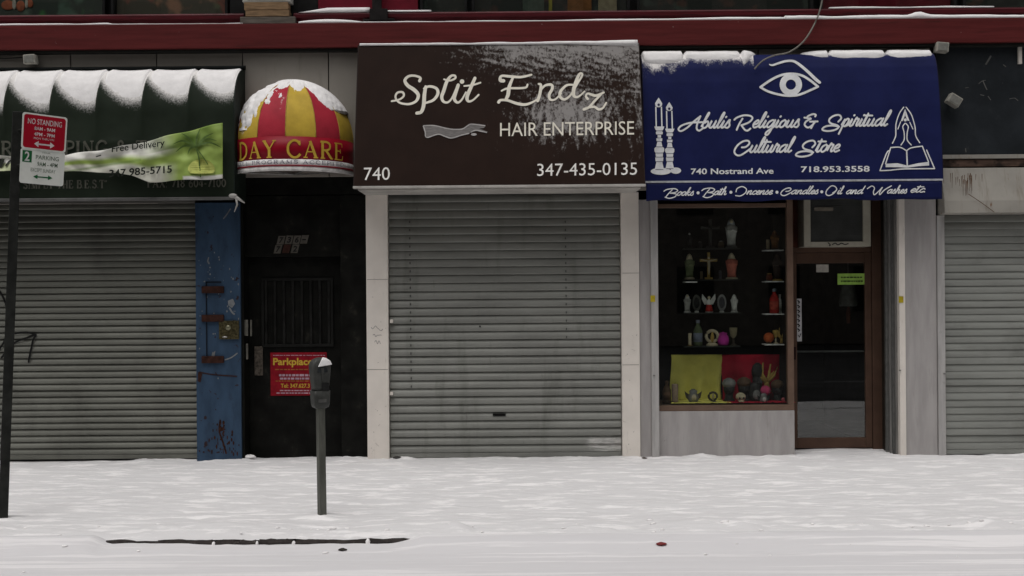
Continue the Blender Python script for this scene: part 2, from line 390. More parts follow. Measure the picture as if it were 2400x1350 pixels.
# --- brush script alphabet: strokes in x-height units, already slanted where flagged
SL = 0.32
def sl(st): return [[(x + SL*y, y) for x, y in s] for s in st]
BOWL = [(0.75,0.85),(0.5,1.0),(0.15,0.72),(0.06,0.3),(0.25,0.02),(0.55,0.25),(0.75,0.85)]
SCR = {
 'a': (sl([BOWL, [(0.78,1.0),(0.72,0.4),(0.8,0.05),(1.02,0.22)]]), 0.98),
 'b': (sl([[(0.02,0.25),(0.2,1.0),(0.36,1.9),(0.3,2.05),(0.2,1.6),(0.1,0.5),(0.3,0.02),(0.6,0.15),(0.68,0.6),(0.52,0.92),(0.25,0.7)]]), 0.86),
 'c': (sl([[(0.62,0.78),(0.45,1.0),(0.15,0.7),(0.08,0.3),(0.3,0.02),(0.68,0.22)]]), 0.68),
 'd': (sl([BOWL, [(0.88,2.0),(0.74,0.6),(0.8,0.05),(1.02,0.22)]]), 0.98),
 'e': (sl([[(0.1,0.42),(0.45,0.55),(0.55,0.85),(0.38,1.0),(0.12,0.7),(0.08,0.3),(0.3,0.02),(0.68,0.22)]]), 0.68),
 'g': (sl([BOWL, [(0.78,1.0),(0.72,-0.2),(0.55,-0.9),(0.28,-0.95),(0.32,-0.55),(1.0,0.2)]]), 0.98),
 'h': (sl([[(0.02,0.25),(0.25,1.1),(0.36,1.9),(0.28,2.05),(0.18,1.5),(0.08,0.0)], [(0.1,0.3),(0.32,0.85),(0.55,1.0),(0.62,0.7),(0.56,0.2),(0.68,0.02),(0.92,0.22)]]), 0.9),
 'i': (sl([[(0.0,0.22),(0.2,1.0),(0.12,0.25),(0.25,0.02),(0.48,0.22)], [(0.24,1.42),(0.28,1.50)]]), 0.46),
 'k': (sl([[(0.02,0.25),(0.25,1.1),(0.36,1.9),(0.28,2.05),(0.18,1.5),(0.08,0.0)], [(0.6,0.95),(0.2,0.5),(0.42,0.3),(0.56,0.02),(0.8,0.22)]]), 0.8),
 'l': (sl([[(0.0,0.22),(0.28,1.2),(0.38,1.9),(0.28,2.05),(0.16,1.5),(0.1,0.3),(0.25,0.02),(0.48,0.22)]]), 0.46),
 'n': (sl([[(0.0,0.22),(0.14,1.0),(0.1,0.02)], [(0.12,0.3),(0.38,0.9),(0.58,1.0),(0.62,0.7),(0.56,0.2),(0.68,0.02),(0.92,0.22)]]), 0.9),
 'o': (sl([[(0.45,1.0),(0.15,0.75),(0.06,0.35),(0.25,0.02),(0.55,0.2),(0.63,0.7),(0.45,1.0)], [(0.58,0.85),(0.85,0.75)]]), 0.78),
 'p': (sl([[(0.0,0.22),(0.2,1.0),(0.12,-0.3),(0.05,-1.0)], [(0.15,0.6),(0.4,1.0),(0.62,0.9),(0.62,0.4),(0.4,0.02),(0.15,0.15)], [(0.45,0.03),(0.8,0.2)]]), 0.8),
 'r': (sl([[(0.0,0.22),(0.18,1.15),(0.3,0.95),(0.5,0.95),(0.42,0.4),(0.48,0.05),(0.7,0.22)]]), 0.66),
 's': (sl([[(0.0,0.2),(0.32,1.1),(0.4,0.7),(0.55,0.3),(0.4,0.02),(0.1,0.1)]]), 0.64),
 't': (sl([[(0.0,0.22),(0.24,1.75),(0.12,0.3),(0.25,0.02),(0.48,0.22)], [(-0.1,1.42),(0.75,1.40)]]), 0.48),
 'u': (sl([[(0.0,0.22),(0.14,1.0),(0.08,0.3),(0.25,0.02),(0.5,0.3),(0.64,1.0),(0.58,0.3),(0.7,0.02),(0.92,0.22)]]), 0.9),
}
def zoomed(strokes, ox, base, unit): return [[((x-ox)/unit, (base-y)/unit) for x, y in s] for s in strokes]
SCR['A'] = (zoomed([[(560,285),(430,300),(300,350),(245,420),(290,460),(400,390),(500,280),(625,165)], [(625,165),(575,300),(560,410),(600,455),(660,415)], [(520,290),(660,285)]], 245, 405, 150), 2.55)
SCR['R'] = (zoomed([[(1290,235),(1340,190),(1450,150),(1560,160),(1600,210),(1540,290),(1410,350)], [(1430,215),(1370,330),(1330,440)], [(1410,345),(1470,440),(1520,455),(1565,415)]], 1290, 400, 150), 1.98)
SCR['S'] = (zoomed([[(985,265),(1035,195),(1000,130),(900,150),(830,220),(850,290),(970,340),(985,385),(920,430),(800,450),(710,420),(760,360),(880,340),(1000,365)]], 730, 360, 150), 2.02)
SCR['C'] = (zoomed([[(1430,755),(1500,745),(1560,680),(1540,625),(1450,635),(1350,720),(1300,830),(1330,900),(1400,915),(1500,850),(1570,790)]], 1290, 860, 150), 1.75)
SCR['&'] = (zoomed([[(565,175),(575,140),(520,128),(430,170),(425,210),(490,215),(400,270),(370,340),(430,395),(510,350),(570,272)], [(470,277),(610,275)], [(365,195),(425,205)], [(555,275),(490,410)]], 365, 385, 150), 1.7)
SCR['B'] = (zoomed([[(895,165),(845,240),(812,300)], [(790,190),(830,158),(920,145),(965,175),(935,212),(870,226)], [(870,226),(945,242),(930,292),(860,320),(805,298)]], 790, 270, 70), 2.3)
SCR['I'] = (zoomed([[(1395,220),(1410,160),(1470,125),(1522,170),(1510,240),(1450,295),(1390,288)]], 1390, 270, 70), 1.9)
SCR['O'] = (zoomed([[(785,195),(835,150),(820,100),(770,85),(712,150),(702,210),(740,235),(800,200),(838,140)]], 700, 212, 60), 2.35)
SCR['W'] = (zoomed([[(1280,130),(1330,88),(1362,120),(1350,180),(1362,225),(1420,160),(1455,108),(1425,180),(1425,225),(1480,150),(1560,88)]], 1280, 205, 60), 3.75)
SCR['.'] = ([[(0.1,0.05),(0.14,0.08)]], 0.4)

def script_word(P, word, x0, x1, base, dy, xh, w):
    x = 0.0; strokes = []
    for ch in word:
        st, adv = SCR[ch]; strokes += [[(px + x, py) for px, py in s] for s in st]; x += adv
    xs = [p[0] for s in strokes for p in s]; mn, mx = min(xs), max(xs); k = (x1 - x0) / (mx - mn)
    for s in strokes:
        P.ribbon([(x0 + (px-mn)*k, base - py*xh - dy*((px-mn)/(mx-mn))) for px, py in s], w)

# --- roman capitals with serifs, strokes in a unit box: (points, weight) weight 1 thick, 0 thin
T, t_ = 1.0, 0.42
SER = {
 'A': ([([(0.45,1.0),(0.85,0.0)],T),([(0.48,1.0),(0.12,0.0)],t_),([(0.26,0.35),(0.68,0.35)],t_),([(0.0,0.0),(0.28,0.0)],t_),([(0.68,0.0),(1.0,0.0)],t_)],1.0),
 'B': ([([(0.2,0),(0.2,1)],T),([(0.05,1),(0.55,1)],t_),([(0.05,0),(0.58,0)],t_),([(0.2,0.53),(0.55,0.53)],t_),([(0.5,1),(0.72,0.9),(0.72,0.65),(0.5,0.53)],0.8),([(0.5,0.53),(0.8,0.42),(0.8,0.12),(0.52,0)],0.9)],0.88),
 'C': ([([(0.88,0.78),(0.72,0.97),(0.42,1.0),(0.14,0.72),(0.14,0.28),(0.42,0.0),(0.72,0.02),(0.9,0.2)],0.85),([(0.88,1.0),(0.88,0.72)],t_)],0.98),
 'D': ([([(0.2,0),(0.2,1)],T),([(0.04,1),(0.45,1),(0.8,0.8),(0.88,0.5),(0.8,0.2),(0.45,0),(0.04,0)],0.8)],1.0),
 'E': ([([(0.2,0),(0.2,1)],T),([(0.04,1),(0.75,1)],t_),([(0.04,0),(0.78,0)],t_),([(0.2,0.53),(0.58,0.53)],t_),([(0.75,1),(0.76,0.78)],t_),([(0.78,0),(0.82,0.25)],t_),([(0.58,0.65),(0.58,0.4)],t_)],0.88),
 'F': ([([(0.2,0),(0.2,1)],T),([(0.04,1),(0.75,1)],t_),([(0.04,0),(0.38,0)],t_),([(0.2,0.53),(0.58,0.53)],t_),([(0.75,1),(0.76,0.78)],t_)],0.82),
 'G': ([([(0.88,0.78),(0.72,0.97),(0.42,1.0),(0.14,0.72),(0.14,0.28),(0.42,0.0),(0.72,0.04),(0.84,0.2)],0.85),([(0.84,0.0),(0.84,0.42)],0.8),([(0.64,0.42),(0.98,0.42)],t_)],1.0),
 'H': ([([(0.2,0),(0.2,1)],T),([(0.8,0),(0.8,1)],T),([(0.2,0.52),(0.8,0.52)],t_)]+[([(x-0.15,y),(x+0.15,y)],t_) for x in (0.2,0.8) for y in (0,1)],1.0),
 'I': ([([(0.22,0),(0.22,1)],T),([(0.05,1),(0.4,1)],t_),([(0.05,0),(0.4,0)],t_)],0.46),
 'L': ([([(0.2,0),(0.2,1)],T),([(0.04,1),(0.38,1)],t_),([(0.04,0),(0.75,0)],t_),([(0.75,0),(0.79,0.25)],t_)],0.82),
 'M': ([([(0.15,0),(0.15,1)],t_),([(0.15,1),(0.55,0.0)],T),([(0.55,0.0),(0.95,1)],t_),([(0.95,1),(0.95,0)],T),([(0.0,0),(0.3,0)],t_),([(0.8,0),(1.1,0)],t_)],1.15),
 'N': ([([(0.15,0),(0.15,1)],t_),([(0.15,1),(0.8,0.0)],T),([(0.8,0.0),(0.8,1)],t_),([(0.0,0),(0.3,0)],t_),([(0.65,1),(0.95,1)],t_)],1.0),
 'O': ([([(0.5,1.0),(0.15,0.75),(0.15,0.25),(0.5,0.0),(0.85,0.25),(0.85,0.75),(0.5,1.0)],0.85)],1.0),
 'P': ([([(0.2,0),(0.2,1)],T),([(0.04,0),(0.38,0)],t_),([(0.04,1),(0.5,1),(0.76,0.88),(0.76,0.6),(0.5,0.48),(0.2,0.48)],0.75)],0.84),
 'R': ([([(0.2,0),(0.2,1)],T),([(0.04,0),(0.38,0)],t_),([(0.04,1),(0.5,1),(0.74,0.88),(0.74,0.62),(0.5,0.5),(0.2,0.5)],0.75),([(0.45,0.5),(0.88,0.0)],0.9),([(0.8,0),(1.0,0)],t_)],0.98),
 'S': ([([(0.7,0.8),(0.5,1.0),(0.2,0.92),(0.16,0.68),(0.4,0.53),(0.68,0.4),(0.72,0.15),(0.45,0.0),(0.14,0.18)],0.85),([(0.72,1.0),(0.72,0.75)],t_),([(0.12,0.0),(0.12,0.25)],t_)],0.84),
 'T': ([([(0.45,0),(0.45,1)],T),([(0.04,1),(0.86,1)],t_),([(0.28,0),(0.62,0)],t_),([(0.04,1),(0.04,0.75)],t_),([(0.86,1),(0.86,0.75)],t_)],0.9),
 'X': ([([(0.12,1),(0.82,0)],T),([(0.82,1),(0.12,0)],t_),([(0.0,0),(0.25,0)],t_),([(0.68,1),(0.94,1)],t_),([(0.7,0),(0.96,0)],t_),([(0.0,1),(0.25,1)],t_)],0.96),
 'Y': ([([(0.12,1),(0.48,0.48)],T),([(0.84,1),(0.48,0.48)],t_),([(0.48,0.48),(0.48,0)],T),([(0.0,1),(0.26,1)],t_),([(0.7,1),(0.96,1)],t_),([(0.3,0),(0.66,0)],t_)],0.96),
 '&': ([([(0.95,0.5),(0.75,0.15),(0.4,0.0),(0.12,0.2),(0.3,0.5),(0.6,0.78),(0.45,1.0),(0.25,0.8),(0.5,0.4),(0.95,0.0)],0.75)],1.05),
 '0': ([([(0.36,1.0),(0.1,0.7),(0.1,0.3),(0.36,0.0),(0.62,0.3),(0.62,0.7),(0.36,1.0)],0.8)],0.74),
 '1': ([([(0.3,0),(0.3,1)],T),([(0.1,0.82),(0.3,1)],t_),([(0.1,0),(0.5,0)],t_)],0.58),
 '4': ([([(0.5,0),(0.5,1)],T),([(0.5,1),(0.05,0.3),(0.72,0.3)],t_)],0.76),
 '6': ([([(0.6,0.95),(0.3,0.8),(0.1,0.4),(0.2,0.05),(0.5,0.02),(0.62,0.3),(0.45,0.55),(0.14,0.4)],0.75)],0.74),
 '7': ([([(0.06,0.85),(0.08,1),(0.65,1)],0.6),([(0.65,1),(0.25,0)],T)],0.7),
 '8': ([([(0.36,0.55),(0.12,0.75),(0.36,1.0),(0.6,0.75),(0.36,0.55),(0.08,0.28),(0.36,0.0),(0.64,0.28),(0.36,0.55)],0.7)],0.74),
 '-': ([([(0.05,0.38),(0.4,0.38)],0.7)],0.46), '.': ([([(0.1,0.05),(0.16,0.05)],T)],0.32), ':': ([([(0.1,0.05),(0.16,0.05)],T),([(0.1,0.55),(0.16,0.55)],T)],0.34),
 '"': ([([(0.08,1),(0.08,0.75)],t_),([(0.26,1),(0.26,0.75)],t_)],0.4), ' ': ([],0.42),
}
def serif_text(P, string, x0, y0, x1, y1, dy=0.0, wk=0.2, gap=0.1):
    x = 0.0; st = []
    for ch in string:
        s, adv = SER[ch]; st += [([(px + x, py) for px, py in pts], w) for pts, w in s]; x += adv + gap
    mx = x - gap; h = y1 - y0; k = (x1-x0) / mx
    for pts, w in st:
        P.ribbon([(x0 + px*k, y1 - py*h - dy*px/mx) for px, py in pts], max(wk*h*w, 0.06*h), smooth=len(pts) > 2, cap=False)

# ------------------------------------------------------------------ ground and snow
def fbm(x, y, s=0.0, o=4): return noise.fractal(Vector((x, y, s)), 0.9, 2.1, o)
KERB_Y = -3.76
road = build('road', MB().box(-200, 200, -300, KERB_Y, -0.30, -0.13), ASPH, kind='structure')
ground = build('ground', MB().box(-600, 600, -600, 600, -0.52, -0.42), CONC, kind='structure')
walk = build('sidewalk', MB().box(-200, 200, KERB_Y + 0.16, 1.0, -0.30, -0.06), CONC, kind='structure')
SNOWG = snow_ground_mat('sidewalk_snow', (0.8, 3.2, 1.0))
SNOWR = snow_ground_mat('road_snow', (0.16, 4.5, 1.0), base=(0.76,0.745,0.75), packed=(0.63,0.62,0.63))

def bare(x):          # 1 where the kerb face is blown clear
    return max(0.0, min(1.0, (x + 3.14) / 0.12, (-0.66 - x) / 0.25))
def walk_h(x, y):
    h = 0.012 * fbm(x * 0.5, y * 1.2, 3) + 0.016 * abs(fbm(x * 1.6, y * 6.0, 7)) + 0.004 * fbm(x * 6, y * 16, 1)
    h += 0.035 * exp(-((y - KERB_Y - 0.35) / 0.22) ** 2) * (0.6 + 0.8 * fbm(x * 1.1, 5.0, 2)) 
    cl = fbm(x * 2.3 + 9, y * 3.0, 11, 3)
    h += 0.060 * max(0, cl - 0.25) * exp(-((y - KERB_Y - 0.22) / 0.16) ** 2)
    h += 0.055 * exp(-((y + 0.02) / 0.12) ** 2) * max(0, fbm(x * 1.9, 0.3, 21) + 0.10)
    rg = fbm(x * 2.6 + 3, y * 7.0, 41, 4); h += 0.010 * max(0, rg - 0.05) * max(0.2, min(1, (y - KERB_Y - 0.7) / 0.6))
    for (mx, my_) in ((-1.56, -2.98), (-4.14, -3.02)): h += 0.025 * exp(-((x - mx) ** 2 + (y - my_) ** 2) / 0.018) - 0.012 * exp(-((x - mx - 0.02) ** 2 + (y - my_ + 0.16) ** 2) / 0.02)
    return h - 0.004
NX, NY = 520, 230
def walk_fn(a, b):
    x = -8.5 + 17 * a; y = KERB_Y + 0.03 + (0.62 - KERB_Y) * b
    e = KERB_Y + 0.03
    y0 = y + (0.02 * fbm(x * 5, 0, 4) if b < 0.03 else 0)
    z = walk_h(x, y)
    d = y - e
    if d < 0.10: z -= 0.030 * (1 - d / 0.10) ** 2
    return (x, y0, z)
build('sidewalk_snow', MB().grid(walk_fn, NX, NY), SNOWG, label='rippled snow covering the pavement in front of the shops', cat='snow', kind='stuff', smooth=True)
def road_fn(a, b):
    return road_pt(-8.5 + 17 * a, KERB_Y + 0.06 - 2.5 * (1 - b) ** 1.4)
def road_pt(x, y):
    d = KERB_Y + 0.06 - y
    z = -0.085 + 0.006 * fbm(x * 0.25, y * 3.5, 13) + 0.004 * fbm(x * 0.6, y * 9, 17)
    z -= 0.012 * exp(-((d - 0.75) / 0.16) ** 2) + 0.010 * exp(-((d - 1.15) / 0.12) ** 2)
    lf = max(0, min(1, (-2.25 - x) / 0.25)) * 0.014
    bank = lf + (1 - bare(x)) * 0.092 + bare(x) * (0.036 + 0.008 * fbm(x * 2.2, 1, 23))
    if 0.0 < bare(x): bank += 0.012 * max(0, fbm(x * 3.1, 4, 29) - 0.1)
    z += bank * exp(-(max(0, d - 0.03) / (0.20 + 0.05 * fbm(x, 2, 5))) ** 2) 
    z += 0.02 * max(0, fbm(x * 3, y * 5, 31) - 0.35) * exp(-((d - 0.2) / 0.2) ** 2)
    z -= 0.07 * max(0, min(1, (d - 1.75) / 0.6)) * (1 + 0.5 * fbm(x * 0.8, y * 2, 6))
    return (x, y, z)
build('road_snow', MB().grid(road_fn, 420, 110), SNOWR, label='smooth wind packed snow on the roadway along the kerb', cat='snow', kind='stuff', smooth=True)
far = MB(); far.box(-200, -8.4, KERB_Y + 0.06, 0.6, -0.05, -0.012); far.box(8.4, 200, KERB_Y + 0.06, 0.6, -0.05, -0.012)
build('sidewalk_snow', far, SNOWG, label='pavement snow beyond both sides of the view', cat='snow', kind='stuff')

rc = random.Random(5); m = MB()
for k in range(60):
    x = rc.uniform(-5.6, 5.6); near = rc.random() < 0.7
    y = KERB_Y + (rc.gauss(0.22, 0.10) if near else -abs(rc.gauss(0.12, 0.2)) - 0.03)
    if y < KERB_Y and bare(x) > 0.5 and y > KERB_Y - 0.05: continue
    z = walk_h(x, y) if y > KERB_Y + 0.13 else (walk_h(x, KERB_Y + 0.14) if y > KERB_Y else road_pt(x, y)[2])
    r = rc.uniform(0.006, 0.018) * (1.5 if rc.random() < 0.12 else 1); n0 = len(m.v)
    m.ball((x, y, z + r * 0.2), r * rc.uniform(1, 1.8), r * rc.uniform(0.8, 1.2), r * 0.5, 7, 5)
    m.v[n0:] = [(p[0] + 0.3 * r * noise.noise(Vector(p) * 40), p[1] + 0.3 * r * noise.noise(Vector(p) * 40 + Vector((3, 1, 2))), p[2] + 0.35 * r * noise.noise(Vector(p) * 40 + Vector((7, 5, 2)))) for p in m.v[n0:]]
build('snow_crumbs', m, SNOW, label='small snow crumbs scattered along the kerb', cat='snow', kind='stuff', smooth=True)

kerb = thing('kerb', (0, KERB_Y, -0.06)); props(kerb, kind='structure')
edges = [-8.4, -7.4, -6.3, -5.3, -4.2, -3.12] + [W(p, 1262, KERB_Y).x for p in (500, 602, 688, 862)] + [-0.70, 0.4, 1.5, 2.6, 3.7, 4.8, 5.9, 7.0, 8.3]
for i, (a, b) in enumerate(zip(edges, edges[1:])):
    m = MB(); n = 6; dz = random.uniform(-0.006, 0.004)
    rings = []
    for k in range(n + 1):
        x = a + 0.012 + (b - a - 0.024) * k / n; j = 0.006
        q = lambda: random.uniform(-j, j)
        rings.append([(x, KERB_Y + q(), -0.26), (x, KERB_Y + q(), -0.035 + dz), (x, KERB_Y + 0.02 + q(), -0.016 + dz + q()), (x, KERB_Y + 0.17, -0.014), (x, KERB_Y + 0.17, -0.26)])
    m.loft(rings)
    build('kerb_stone', m, STONE, kerb)
    if -3.2 < a < -0.6:
        w = random.uniform(0.008, 0.024)
        build('joint_snow', MB().ball((a, KERB_Y + 0.008, -0.052), w, 0.022, random.uniform(0.025, 0.045), 8, 6), SNOW, kerb, kind='stuff', smooth=True)

# ------------------------------------------------------------------ the building
bld = thing('storefront_building', (0, 0, 0), 'row of storefronts with dark red cornice and off white fascia panels', 'building')
def part(name, mb, mat, parent=None, **k): return build(name, mb, mat, parent or bld, **k)
XL, XR = -8.4, 8.4
def X(px, py=700, y=0.0): return W(px, py, y).x
def Z(py, px=1200, y=0.0): return W(px, py, y).z
ZC0, ZC1 = 4.449, 4.712

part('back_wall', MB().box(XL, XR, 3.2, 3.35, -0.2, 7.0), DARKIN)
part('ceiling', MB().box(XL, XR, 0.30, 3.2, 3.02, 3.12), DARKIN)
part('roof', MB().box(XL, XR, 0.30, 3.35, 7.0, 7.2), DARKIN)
part('end_wall', MB().box(XL - 0.2, XL, 0, 3.35, -0.2, 7.2), PANELW)
part('end_wall', MB().box(XR, XR + 0.2, 0, 3.35, -0.2, 7.2), PANELW)
part('entrance_header', MB().box(X(566, 760), X(858, 760), 0.045, 0.06, 2.885, 3.07), BLACKM)
part('lintel_wall', MB().box(XL, XR, 0.052, 0.30, 2.92, 4.85), SEAM)
# fascia panels between joints
joints = [X(165 + 201.5 * k, 120, 0.0) for k in range(-8, 17)]
for i, (a, b) in enumerate(zip(joints, joints[1:])):
    if a < XL: continue
    if a > 4.55: break
    zb = 3.075 if -3.0 < (a + b) / 2 < -1.2 else (2.90 if -3.4 < (a + b) / 2 else 2.80)
    part('fascia_panel', MB().box(a + 0.006, min(b, 4.62) - 0.006, 0.0 + random.uniform(0, 0.004), 0.05, zb, 4.47), PANELW, bevel=0.002)
# slate sign panel, right
part('sign_panel', MB().box(X(2196, 200), XR, 0.01, 0.05, Z(362, 2300), 4.47), SLATE)
part('panel_trim', MB().box(X(2196, 200), XR, -0.02, 0.05, Z(372, 2300), Z(362, 2300) - 0.003), HOODW, bevel=0.003)
part('panel_trim', MB().box(X(2196, 200), XR, 0.0, 0.05, Z(390, 2300), Z(374, 2300)), M('bare_board', (0.10,0.065,0.05), var=0.5, scale=6, stretch=(0.6,1,3), dirt=(0.02,0.016,0.014), dthr=(0.5,0.6), dscale=4))
part('edge_trim', MB().box(X(2386, 200), X(2394, 200), -0.02, 0.008, Z(150, 2390), Z(98, 2390)), PILLARW)
# hood of the right hand shutter
hp = [(0.04, Z(392, 2300, 0)), (-0.06, Z(394, 2300, -0.06)), (-0.16, Z(470, 2300, -0.16)), (-0.17, Z(499, 2300, -0.17)), (0.04, Z(503, 2300, 0))]
hx0 = X(2208, 450, -0.1)
m = MB(); m.loft([[(x, y, z) for y, z in hp] for x in (hx0, hx0 + 0.6, hx0 + 1.2, XR)])
part('shutter_hood', m, HOODW, bevel=0.004)

P = Print(lambda x, y, o: W(x, y, 0.01 - o), 0.001)
for st, w in (([(2322,132),(2316,142),(2311,150)], 4), ([(2304,190),(2310,204),(2313,210)], 2.2), ([(2294,196),(2302,190),(2310,188)], 1.4), ([(2298,222),(2306,224)], 1.6), ([(2316,226),(2322,234)], 1.6), ([(2352,152),(2357,156)], 2.4), ([(2270,205),(2262,206)], 1.2), ([(2366,232),(2378,230),(2386,236)], 1.4), ([(2263,348),(2264,356)], 2), ([(2240,98),(2232,102)], 2)):
    P.ribbon(st, w)
P.done('scuff_marks', flat((0.13,0.13,0.125)), bld, kind='stuff')
P = Print(lambda x, y, o: W(x, y, -0.163 - o * 0.5), 0.03)
for i in range(26):
    x = random.gauss(2258, 20); y0 = random.uniform(405, 425); P.ribbon([(x, y0, 1.6), (x + random.uniform(-1, 1), y0 + random.uniform(8, 38), 0.5)], 1, smooth=False, cap=False)
P.ribbon([(2270,455),(2300,475),(2330,497)], 1.6)
P.done('rust_streaks', flat((0.10,0.055,0.032)), bld, kind='stuff')

# cornice and moulded sill above
part('cornice', MB().box(XL, XR, -0.12, 0.30, ZC0, ZC1), REDB, bevel=0.006)
part('cornice_soffit', MB().box(XL, XR, -0.085, 0.0, ZC0 - 0.03, ZC0 - 0.002), SEAM)
prof = [(0.3, 4.714), (-0.02, 4.714), (-0.03, 4.765), (-0.055, 4.785), (-0.055, 4.825), (-0.04, 4.842), (0.3, 4.842)]
def sill(a, b):
    part('moulded_sill', MB().loft([[(x, y, z) for y, z in prof] for x in (a, b)]), MAROON, bevel=0.003)
sill(XL, X(574, 40)); sill(X(690, 40), XR)
part('upper_wall', MB().box(XL, XR, 0.06, 0.30, 6.35, 7.0), MAROON)
# upper storey windows
def blob_mat(name, cols, scale):
    m, nt, N, L, b = nodes_of(name); p = mapping(nt, (1, 0.02, 1)); c = cols[0]
    for i, k in enumerate(cols[1:]):
        o = N.new('ShaderNodeVectorMath'); o.operation = 'ADD'; o.inputs[1].default_value = (i * 3.7, i * 1.3, i * 2.1); L.new(p, o.inputs[0])
        c = mixc(nt, ramp(nt, noise_n(nt, o.outputs[0], scale, 3, 0.5), 0.56, 0.66), c, k)
    L.new(c, b.inputs['Base Color']); b.inputs['Roughness'].default_value = 0.7; return m
PICA = blob_mat('green_aquarium_picture', [(0.022,0.034,0.026), (0.04,0.19,0.05), (0.07,0.12,0.09)], 2.6)
PICB = blob_mat('flower_picture', [(0.07,0.058,0.042), (0.26,0.08,0.06), (0.13,0.14,0.08), (0.32,0.16,0.10)], 3.0)
PICC = blob_mat('cluttered_window', [(0.012,0.014,0.012), (0.04,0.055,0.045), (0.07,0.03,0.02)], 3.5)
FRAMEB = M('black_window_frame', (0.010,0.010,0.010), rough=0.5, var=0.3)
ZW0, ZW1 = 4.842, 6.35
for px0, px1, pic, box in [(-520, 248, PICA, 0), (262, 535, PICB, 0), (985, 1095, PICC, 0), (1106, 1476, PICC, 0), (1492, 1905, PICC, 0), (1920, 2240, CRIMSON, 0), (2255, 2900, PICC, 0)]:
    a, b = X(px0, 20, 0.06), X(px1, 20, 0.06); a = max(a, XL); b = min(b, XR)
    w = thing('window', ((a + b) / 2, 0.06, ZW0), parent=bld)
    fr = MB(); fr.box(a, a + 0.03, 0.03, 0.12, ZW0, ZW1); fr.box(b - 0.03, b, 0.03, 0.12, ZW0, ZW1); fr.box(a + 0.03, b - 0.03, 0.03, 0.12, ZW0, ZW0 + 0.018); fr.box(a + 0.03, b - 0.03, 0.03, 0.12, ZW1 - 0.05, ZW1)
    build('frame', fr, FRAMEB, w, bevel=0.003)
    build('pane', MB().box(a + 0.03, b - 0.03, 0.085, 0.089, ZW0 + 0.018, ZW1 - 0.05), GLASS, w)
    build('picture', MB().box(a + 0.031, b - 0.031, 0.13, 0.14, ZW0, ZW1), pic, w)
part('window_backing', MB().box(XL, XR, 0.16, 0.30, 4.842, 6.35), FRAMEB)
part('upper_panel', MB().box(X(745, 20, 0), X(979, 20, 0), 0.02, 0.10, ZW0, ZW1), CRIMSON, bevel=0.004)
part('upper_post', MB().box(X(537, 20, 0), X(600, 20, 0), 0.04, 0.155, ZW0, ZW1), FRAMEB)
part('upper_post', MB().box(X(680, 20, 0), X(743, 20, 0), 0.05, 0.155, ZW0, ZW1), FRAMEB)
# window pictures: orange and white striped fish shape, pale things on the sill behind glass
m = MB(); c = W(18, 12, 0.12); m.ball((c.x, 0.125, c.z), 0.075, 0.006, 0.055); c = W(48, 14, 0.12); m.ball((c.x, 0.125, c.z), 0.05, 0.006, 0.06); c = W(70, 8, 0.12); m.ball((c.x, 0.125, c.z), 0.035, 0.006, 0.045)
part('picture_shape', m, flat((0.36,0.10,0.05)), smooth=True)
m = MB(); c = W(33, 10, 0.12); m.ball((c.x, 0.122, c.z), 0.022, 0.007, 0.06); c = W(62, 8, 0.12); m.ball((c.x, 0.122, c.z), 0.018, 0.007, 0.055)
part('picture_shape', m, flat((0.45,0.42,0.38)), smooth=True)
for px0, px1, col in [(1225, 1275, (0.07,0.09,0.075)), (1330, 1386, (0.20,0.085,0.03)), (1402, 1445, (0.26,0.22,0.15)), (1286, 1294, (0.25,0.22,0.04))]:
    part('shelved_box', MB().box(X(px0, 10, .12), X(px1, 10, .12), 0.095, 0.125, ZW0 + 0.02, ZW0 + 0.25), flat(col), bevel=0.003)

# pillars
ZS = 2.88
pl = part('pillar', MB().box(X(859, 760), X(910, 760), 0.0, 0.30, -0.1, ZS), PILLARW, label='white painted left pillar of the middle shop', bevel=0.006)
pr = part('pillar', MB().box(X(1457, 760), X(1499, 760), 0.0, 0.30, -0.1, ZS), PILLARW, label='white painted right pillar of the middle shop', bevel=0.006)
for pxx, yy in ((885, 655), (885, 866), (1478, 640), (1478, 855)):
    q = pl if pxx < 1000 else pr
    c = W(pxx, yy, 0); build('joint', MB().box(c.x - 0.115 if pxx < 1000 else c.x - 0.09, c.x + 0.115 if pxx < 1000 else c.x + 0.09, -0.0015, 0.002, c.z - 0.0025, c.z + 0.0025), flat((0.25,0.23,0.21)), q)
part('wall_strip', MB().box(X(1499, 760) + 0.004, X(1526, 760), 0.03, 0.30, -0.1, 2.80), PILLARG, bevel=0.003)
part('gate_track', MB().box(X(1526, 760), X(1543, 760), -0.02, 0.14, -0.1, 2.80), ALUW, bevel=0.004)
part('pillar', MB().box(X(2121, 760), X(2196, 760), 0.0, 0.60, -0.1, 2.80), PILLARG, label='grey white pillar right of the shop door', bevel=0.006)
part('gate_track', MB().box(X(2107, 760), X(2121, 760), -0.018, 0.14, -0.1, 2.80), PILLARW, bevel=0.003)
